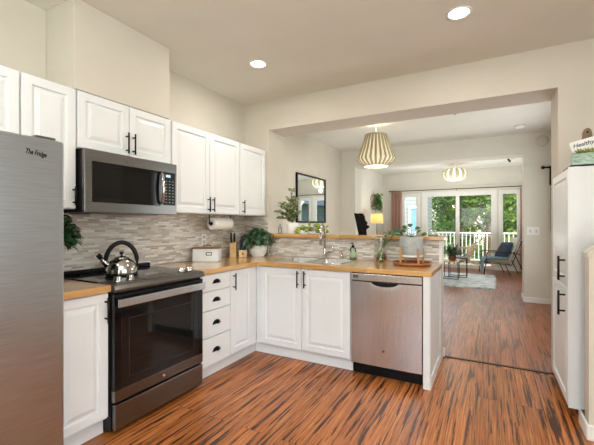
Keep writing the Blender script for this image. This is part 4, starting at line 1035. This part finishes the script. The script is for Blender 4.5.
# curtains & rod
def curtain(x0, x1, label):
    mb = MB(); n = 36; rs = []
    for z in (2.27, 1.6, .9, .04):
        rs.append([(x0 + (x1 - x0) * i / n, 11.30 + .035 * math.sin(i / n * (x1 - x0) / .095 * 2 * PI) * (1 if z < 2.2 else .8), z) for i in range(n + 1)])
    mb.rings(rs, False, False, False); bmesh.ops.solidify(mb.bm, geom=mb.bm.faces[:], thickness=.006)
    single('curtain', mb, M['curtain'], label, 'curtain', ((x0 + x1) / 2, 11.3, .04), 'dusty rose curtains')
curtain(-.07, .235, 'dusty rose curtain at the left end of the rod'); curtain(3.36, 3.52, 'dusty rose curtain sliver at the right end of the rod')
t = Thing('curtain_rod', 'long dark bronze curtain rod above the patio door', 'curtain rod', (1.7, 11.3, 2.3))
br = plain('bronze', (86, 68, 54), .4, .6)
mb = MB(); mb.tube([(-.12, 11.3, 2.30), (3.56, 11.3, 2.30)], .013, 10); t.part('rod', mb, br)
for x in (-.05, 1.8, 3.5): mb = MB(); mb.tube([(x, 11.3, 2.285), (x, 11.398, 2.27)], .010, 8); t.part('bracket', mb, br)
mb = MB(); mb.lathe((-.135, 11.3, 2.3), [(.004, -.025), (.024, -.01), (.024, .01), (.004, .025)], 12); t.part('finial', mb, br)
# floor lamp
t = Thing('floor_lamp', 'lit floor lamp with warm drum shade in the left corner', 'floor lamp', (.0, 9.4, 0))
mb = MB(); mb.lathe((0, 9.4, 0), [(.13, 0), (.13, .015), (.02, .022)], 24); t.part('base', mb, M['black'])
mb = MB(); mb.tube([(0, 9.4, .02), (0, 9.4, 1.34)], .010, 8); t.part('pole', mb, M['black'])
mb = MB(); mb.lathe((0, 9.4, 0), [(.165, 1.30), (.150, 1.55)], 32, False, False); bmesh.ops.solidify(mb.bm, geom=mb.bm.faces[:], thickness=.004); t.part('lamp_shade', mb, M['shade_lit'])
bulb(0, 9.4, 1.43, 5)
# wall planter with ring
t = Thing('hanging_planter', 'round brass wall planter with trailing leaves on the living room wall', 'wall planter', (-.34, 10.35, 1.75))
brass = plain('brass', (176, 146, 96), .35, .9)
mb = MB(); mb.tube([(-.335, 10.35 + .42 * math.cos(2 * PI * k / 36), 1.95 + .20 * math.sin(2 * PI * k / 36)) for k in range(36)], .010, 8, True); t.part('ring', mb, brass)
mb = MB(); mb.box(-.348, 9.95, 1.74, -.25, 10.75, 1.765); t.part('shelf', mb, M['wood'])
mb = MB(); mb.lathe((-.27, 10.3, 1.766), [(.05, 0), (.06, .09), (.055, .09)], 20, True, True); t.part('pot', mb, M['pot_white'])
mb = MB(); rnd = random.Random(19)
for i in range(150):
    a = rnd.random() * 6.28; q = rnd.random(); z = rnd.uniform(1.70, 2.16)
    mb.leaf((-.27 + .08 * rnd.uniform(-.4, 1), 10.35 + .24 * math.cos(a) * q, z), (rnd.uniform(-.2, 1), math.cos(a), rnd.uniform(-.8, .4)), (1, 0, .3), .12, .07, .1, .3)
t.part('leaves', mb, M['leaf_mid'])

# ================================================================= OUTSIDE
mb = MB(); mb.box(-2.2, 11.56, -.10, 5.2, 13.25, -.02); struct('floor_deck', mb, M['deck'], 'grey deck outside the patio door')
GZ = -1.0
mb = MB(); mb.box(-60, 13.3, GZ - .3, 60, 110, GZ); mb.box(-60, -60, GZ - .3, 60, 13.3, GZ - .2); struct('floor_lawn', mb, M['grass'], 'yellow-green lawn below the deck')
# railing
t = Thing('deck_railing', 'white deck railing with thin vertical balusters', 'railing', (1.6, 13.15, -.02))
mb = MB(); mb.box(-2.1, 13.10, .965, 5.1, 13.20, 1.01); t.part('top_rail', mb, M['trim'])
mb = MB(); mb.box(-2.1, 13.125, .08, 5.1, 13.175, .13); t.part('bottom_rail', mb, M['trim'])
for x in (-2.05, .35, 2.72, 5.05): mb = MB(); mb.box(x - .045, 13.105, -.02, x + .045, 13.195, .964); t.part('post', mb, M['trim'])
base = None
for k in range(58):
    x = -1.95 + k * .122
    if min(abs(x - q) for q in (-2.05, .35, 2.72, 5.05)) < .07: continue
    if base is None:
        mb = MB(); mb.box(x - .016, 13.134, .131, x + .016, 13.166, .964); base = t.part('baluster', mb, M['trim']); bx0 = x
    else:
        c = base.copy(); COL.objects.link(c); c.parent = t.o; c.location = (x - bx0, 0, 0)
# wooden outdoor chair
M['cedar'] = wood('weathered_cedar', (112, 84, 60), (134, 104, 76), (152, 122, 92), .7, 'z')
t = Thing('patio_chair', 'tan wooden slatted deck chair outside the patio door', 'chair', (1.86, 12.55, -.02), R(-70), local=True)
for sx in (-.26, .26):
    mb = MB(); mb.bar((sx, -.32, 0), (sx, -.28, .52), .045, .06); t.part('leg', mb, M['cedar'])
    mb = MB(); mb.bar((sx, -.36, .34), (sx, .42, .04), .045, .08); t.part('side_rail', mb, M['cedar'])
    mb = MB(); mb.box(sx - .06, -.36, .53, sx + .06, .28, .555); t.part('armrest', mb, M['cedar'])
mb = MB()
for k in range(7): u = k / 6; mb.box(-.25, -.34 + .46 * u, .375 - .18 * u, .25, -.28 + .46 * u, .395 - .18 * u)
t.part('seat', mb, M['cedar'])
mb = MB()
for k in range(5): x = -.2 + .1 * k; mb.bar((x, .14, .20), (x * 1.1, .38, .70 - .03 * abs(k - 2)), .085, .018)
t.part('backrest', mb, M['cedar'])
# neighbouring house at the left: wall ends near the patio door frame
t = Thing('neighbour_house', 'white lap-sided house close outside the left window', 'house', (-3, 18, GZ))
mb = MB(); mb.box(-9.0, 17.0, GZ, -.12, 20.5, 5.6); hw = t.part('wall', mb, M['siding'])
mb = MB(); mb.prism([(16.4, 5.55), (21.1, 5.55), (18.7, 7.5)], -9.4, .1, 'x'); t.part('roof', mb, M['roof'])
mb = MB(); mb.slab([-.66, -.56, -.16, -.06], [.55, .65, 2.0, 2.1], lambda i, j: not (i == 1 and j == 1), 16.94, 17.0, 'xzy'); f = t.part('window', mb, M['trim'])
mb = MB(); mb.box(-.56, 16.97, .65, -.16, 16.98, 2.0); t.part('pane', mb, plain('sky_pane', (120, 160, 196), .1), f)
# house at right seen only in the mirror through the right window
t = Thing('neighbour_house', 'blue-grey house with white gable trim outside to the right', 'house', (10, 22, GZ))
mb = MB(); mb.box(8.0, 20.0, GZ, 15.0, 28.0, 2.6); t.part('wall', mb, plain('blue_siding', (128, 146, 160), .8, 0, .06))
mb = MB(); mb.prism([(7.5, 2.55), (15.5, 2.55), (11.5, 5.4)], 19.6, 28.4, 'y'); t.part('roof', mb, M['roof'])
mb = MB(); mb.bar((7.4, 19.55, 2.55), (11.5, 19.55, 5.5), .08, .25); mb.bar((15.6, 19.55, 2.55), (11.5, 19.55, 5.5), .08, .25); t.part('gable_trim', mb, M['trim'])
# far building
t = Thing('neighbour_house', 'distant beige building showing between the trees', 'house', (1.7, 47, GZ))
mb = MB(); mb.box(.6, 44, GZ, 2.9, 50, 3.9); t.part('wall', mb, plain('beige_siding', (214, 206, 188), .8, 0, .04))
mb = MB(); mb.prism([(.3, 3.9), (3.2, 3.9), (1.75, 4.5)], 43.6, 50.4, 'y'); t.part('roof', mb, M['roof'])
# trees
def tree(x, y, h, r, n, mat, label, seed, low=.0, lf=.30):
    rnd = random.Random(seed); t = Thing('tree', label, 'tree', (x, y, GZ), group='trees beyond the deck')
    mb = MB(); top = h * .8
    mb.tube([(x, y, GZ), (x + .1, y, GZ + h * .35), (x - .05, y + .1, GZ + top)], [.17, .12, .05], 8); t.part('trunk', mb, M['bark'])
    mb = MB(); cl = []
    for k in range(16):
        a = rnd.random() * 6.28; z = GZ + h * rnd.uniform(.12 + low, .88); q = r * rnd.uniform(.25, .85)
        p = Vector((x + q * math.cos(a), y + q * math.sin(a), z)); cl.append((p, r * rnd.uniform(.35, .55)))
        mb.tube([(x, y, max(GZ + .4, z - h * .14)), (x + (p.x - x) * .5, y + (p.y - y) * .5, z - h * .03), p], [.05, .03, .015], 5)
    t.part('branches', mb, M['bark'])
    mb = MB()
    for i in range(n):
        p, cr = cl[i % 16]
        d = Vector((rnd.gauss(0, 1), rnd.gauss(0, 1), rnd.gauss(0, 1))).normalized(); q = cr * rnd.uniform(.5, 1.05)
        c = p + Vector((d.x * q, d.y * q, d.z * q * .85)); s_ = lf * rnd.uniform(.5, 1.1)
        dd = Vector((rnd.uniform(-1, 1), rnd.uniform(-1, 1), rnd.uniform(-.9, .3))).normalized(); sd_ = dd.cross(Vector((rnd.uniform(-1, 1), rnd.uniform(-1, 1), 1))).normalized()
        mb.face([mb.v(c), mb.v(c + dd * s_ * .5 + sd_ * s_ * .28), mb.v(c + dd * s_), mb.v(c + dd * s_ * .5 - sd_ * s_ * .28)])
    t.part('foliage', mb, mat)
tree(1.1, 23.8, 7.0, 2.0, 3600, M['tree2'], 'dark green leafy tree beside the white house', 1)
tree(2.5, 18.4, 6.4, 1.5, 3200, M['tree1'], 'yellow-green tree seen through the left door pane', 2)
tree(3.9, 28.5, 8.6, 2.0, 3400, M['tree3'], 'pale green tree farther back in the middle', 3, .05)
tree(4.6, 20.5, 6.0, 1.2, 2800, M['tree2'], 'slim dark tree seen through the right door pane', 4)
tree(5.9, 24.0, 7.2, 1.6, 3400, M['tree1'], 'rounded tree seen through the right window', 5)
tree(1.2, 36.0, 9.5, 3.0, 3400, M['tree2'], 'tall dark tree at the back left', 6, 0, .42)
tree(8.8, 36.0, 6.6, 2.6, 3000, M['tree3'], 'broad pale tree at the back right', 7, 0, .42)
tree(14, 47.0, 11, 4.0, 3000, M['tree2'], 'large dark tree far right', 8, 0, .5)
tree(-5, 42.0, 11, 3.6, 3000, M['tree1'], 'tall tree behind the white house', 9, 0, .5)
tree(15.5, 33.0, 9, 3.2, 2600, M['tree1'], 'tree right of the blue-grey house', 10, 0, .45)
def hedge():
    rnd = random.Random(77); mb = MB()
    for i in range(6500):
        c = Vector((rnd.uniform(-4, 20), 58 + rnd.uniform(-1, 1) * 1.5, GZ + rnd.random() * 9 * (.8 + .2 * math.sin(i)))); 
        d = Vector((rnd.uniform(-1, 1), rnd.uniform(-.3, .3), rnd.uniform(-1, 1))).normalized(); s_ = rnd.uniform(.5, 1.1); q = d.cross(Vector((0, 1, .2))).normalized()
        mb.face([mb.v(c), mb.v(c + d * s_ * .5 + q * s_ * .35), mb.v(c + d * s_), mb.v(c + d * s_ * .5 - q * s_ * .35)])
    o = single('hedge_foliage', mb, M['tree2'], 'dense green woodland edge closing the view outside', 'woodland', (8, 58, GZ)); o['kind'] = 'stuff'
hedge()
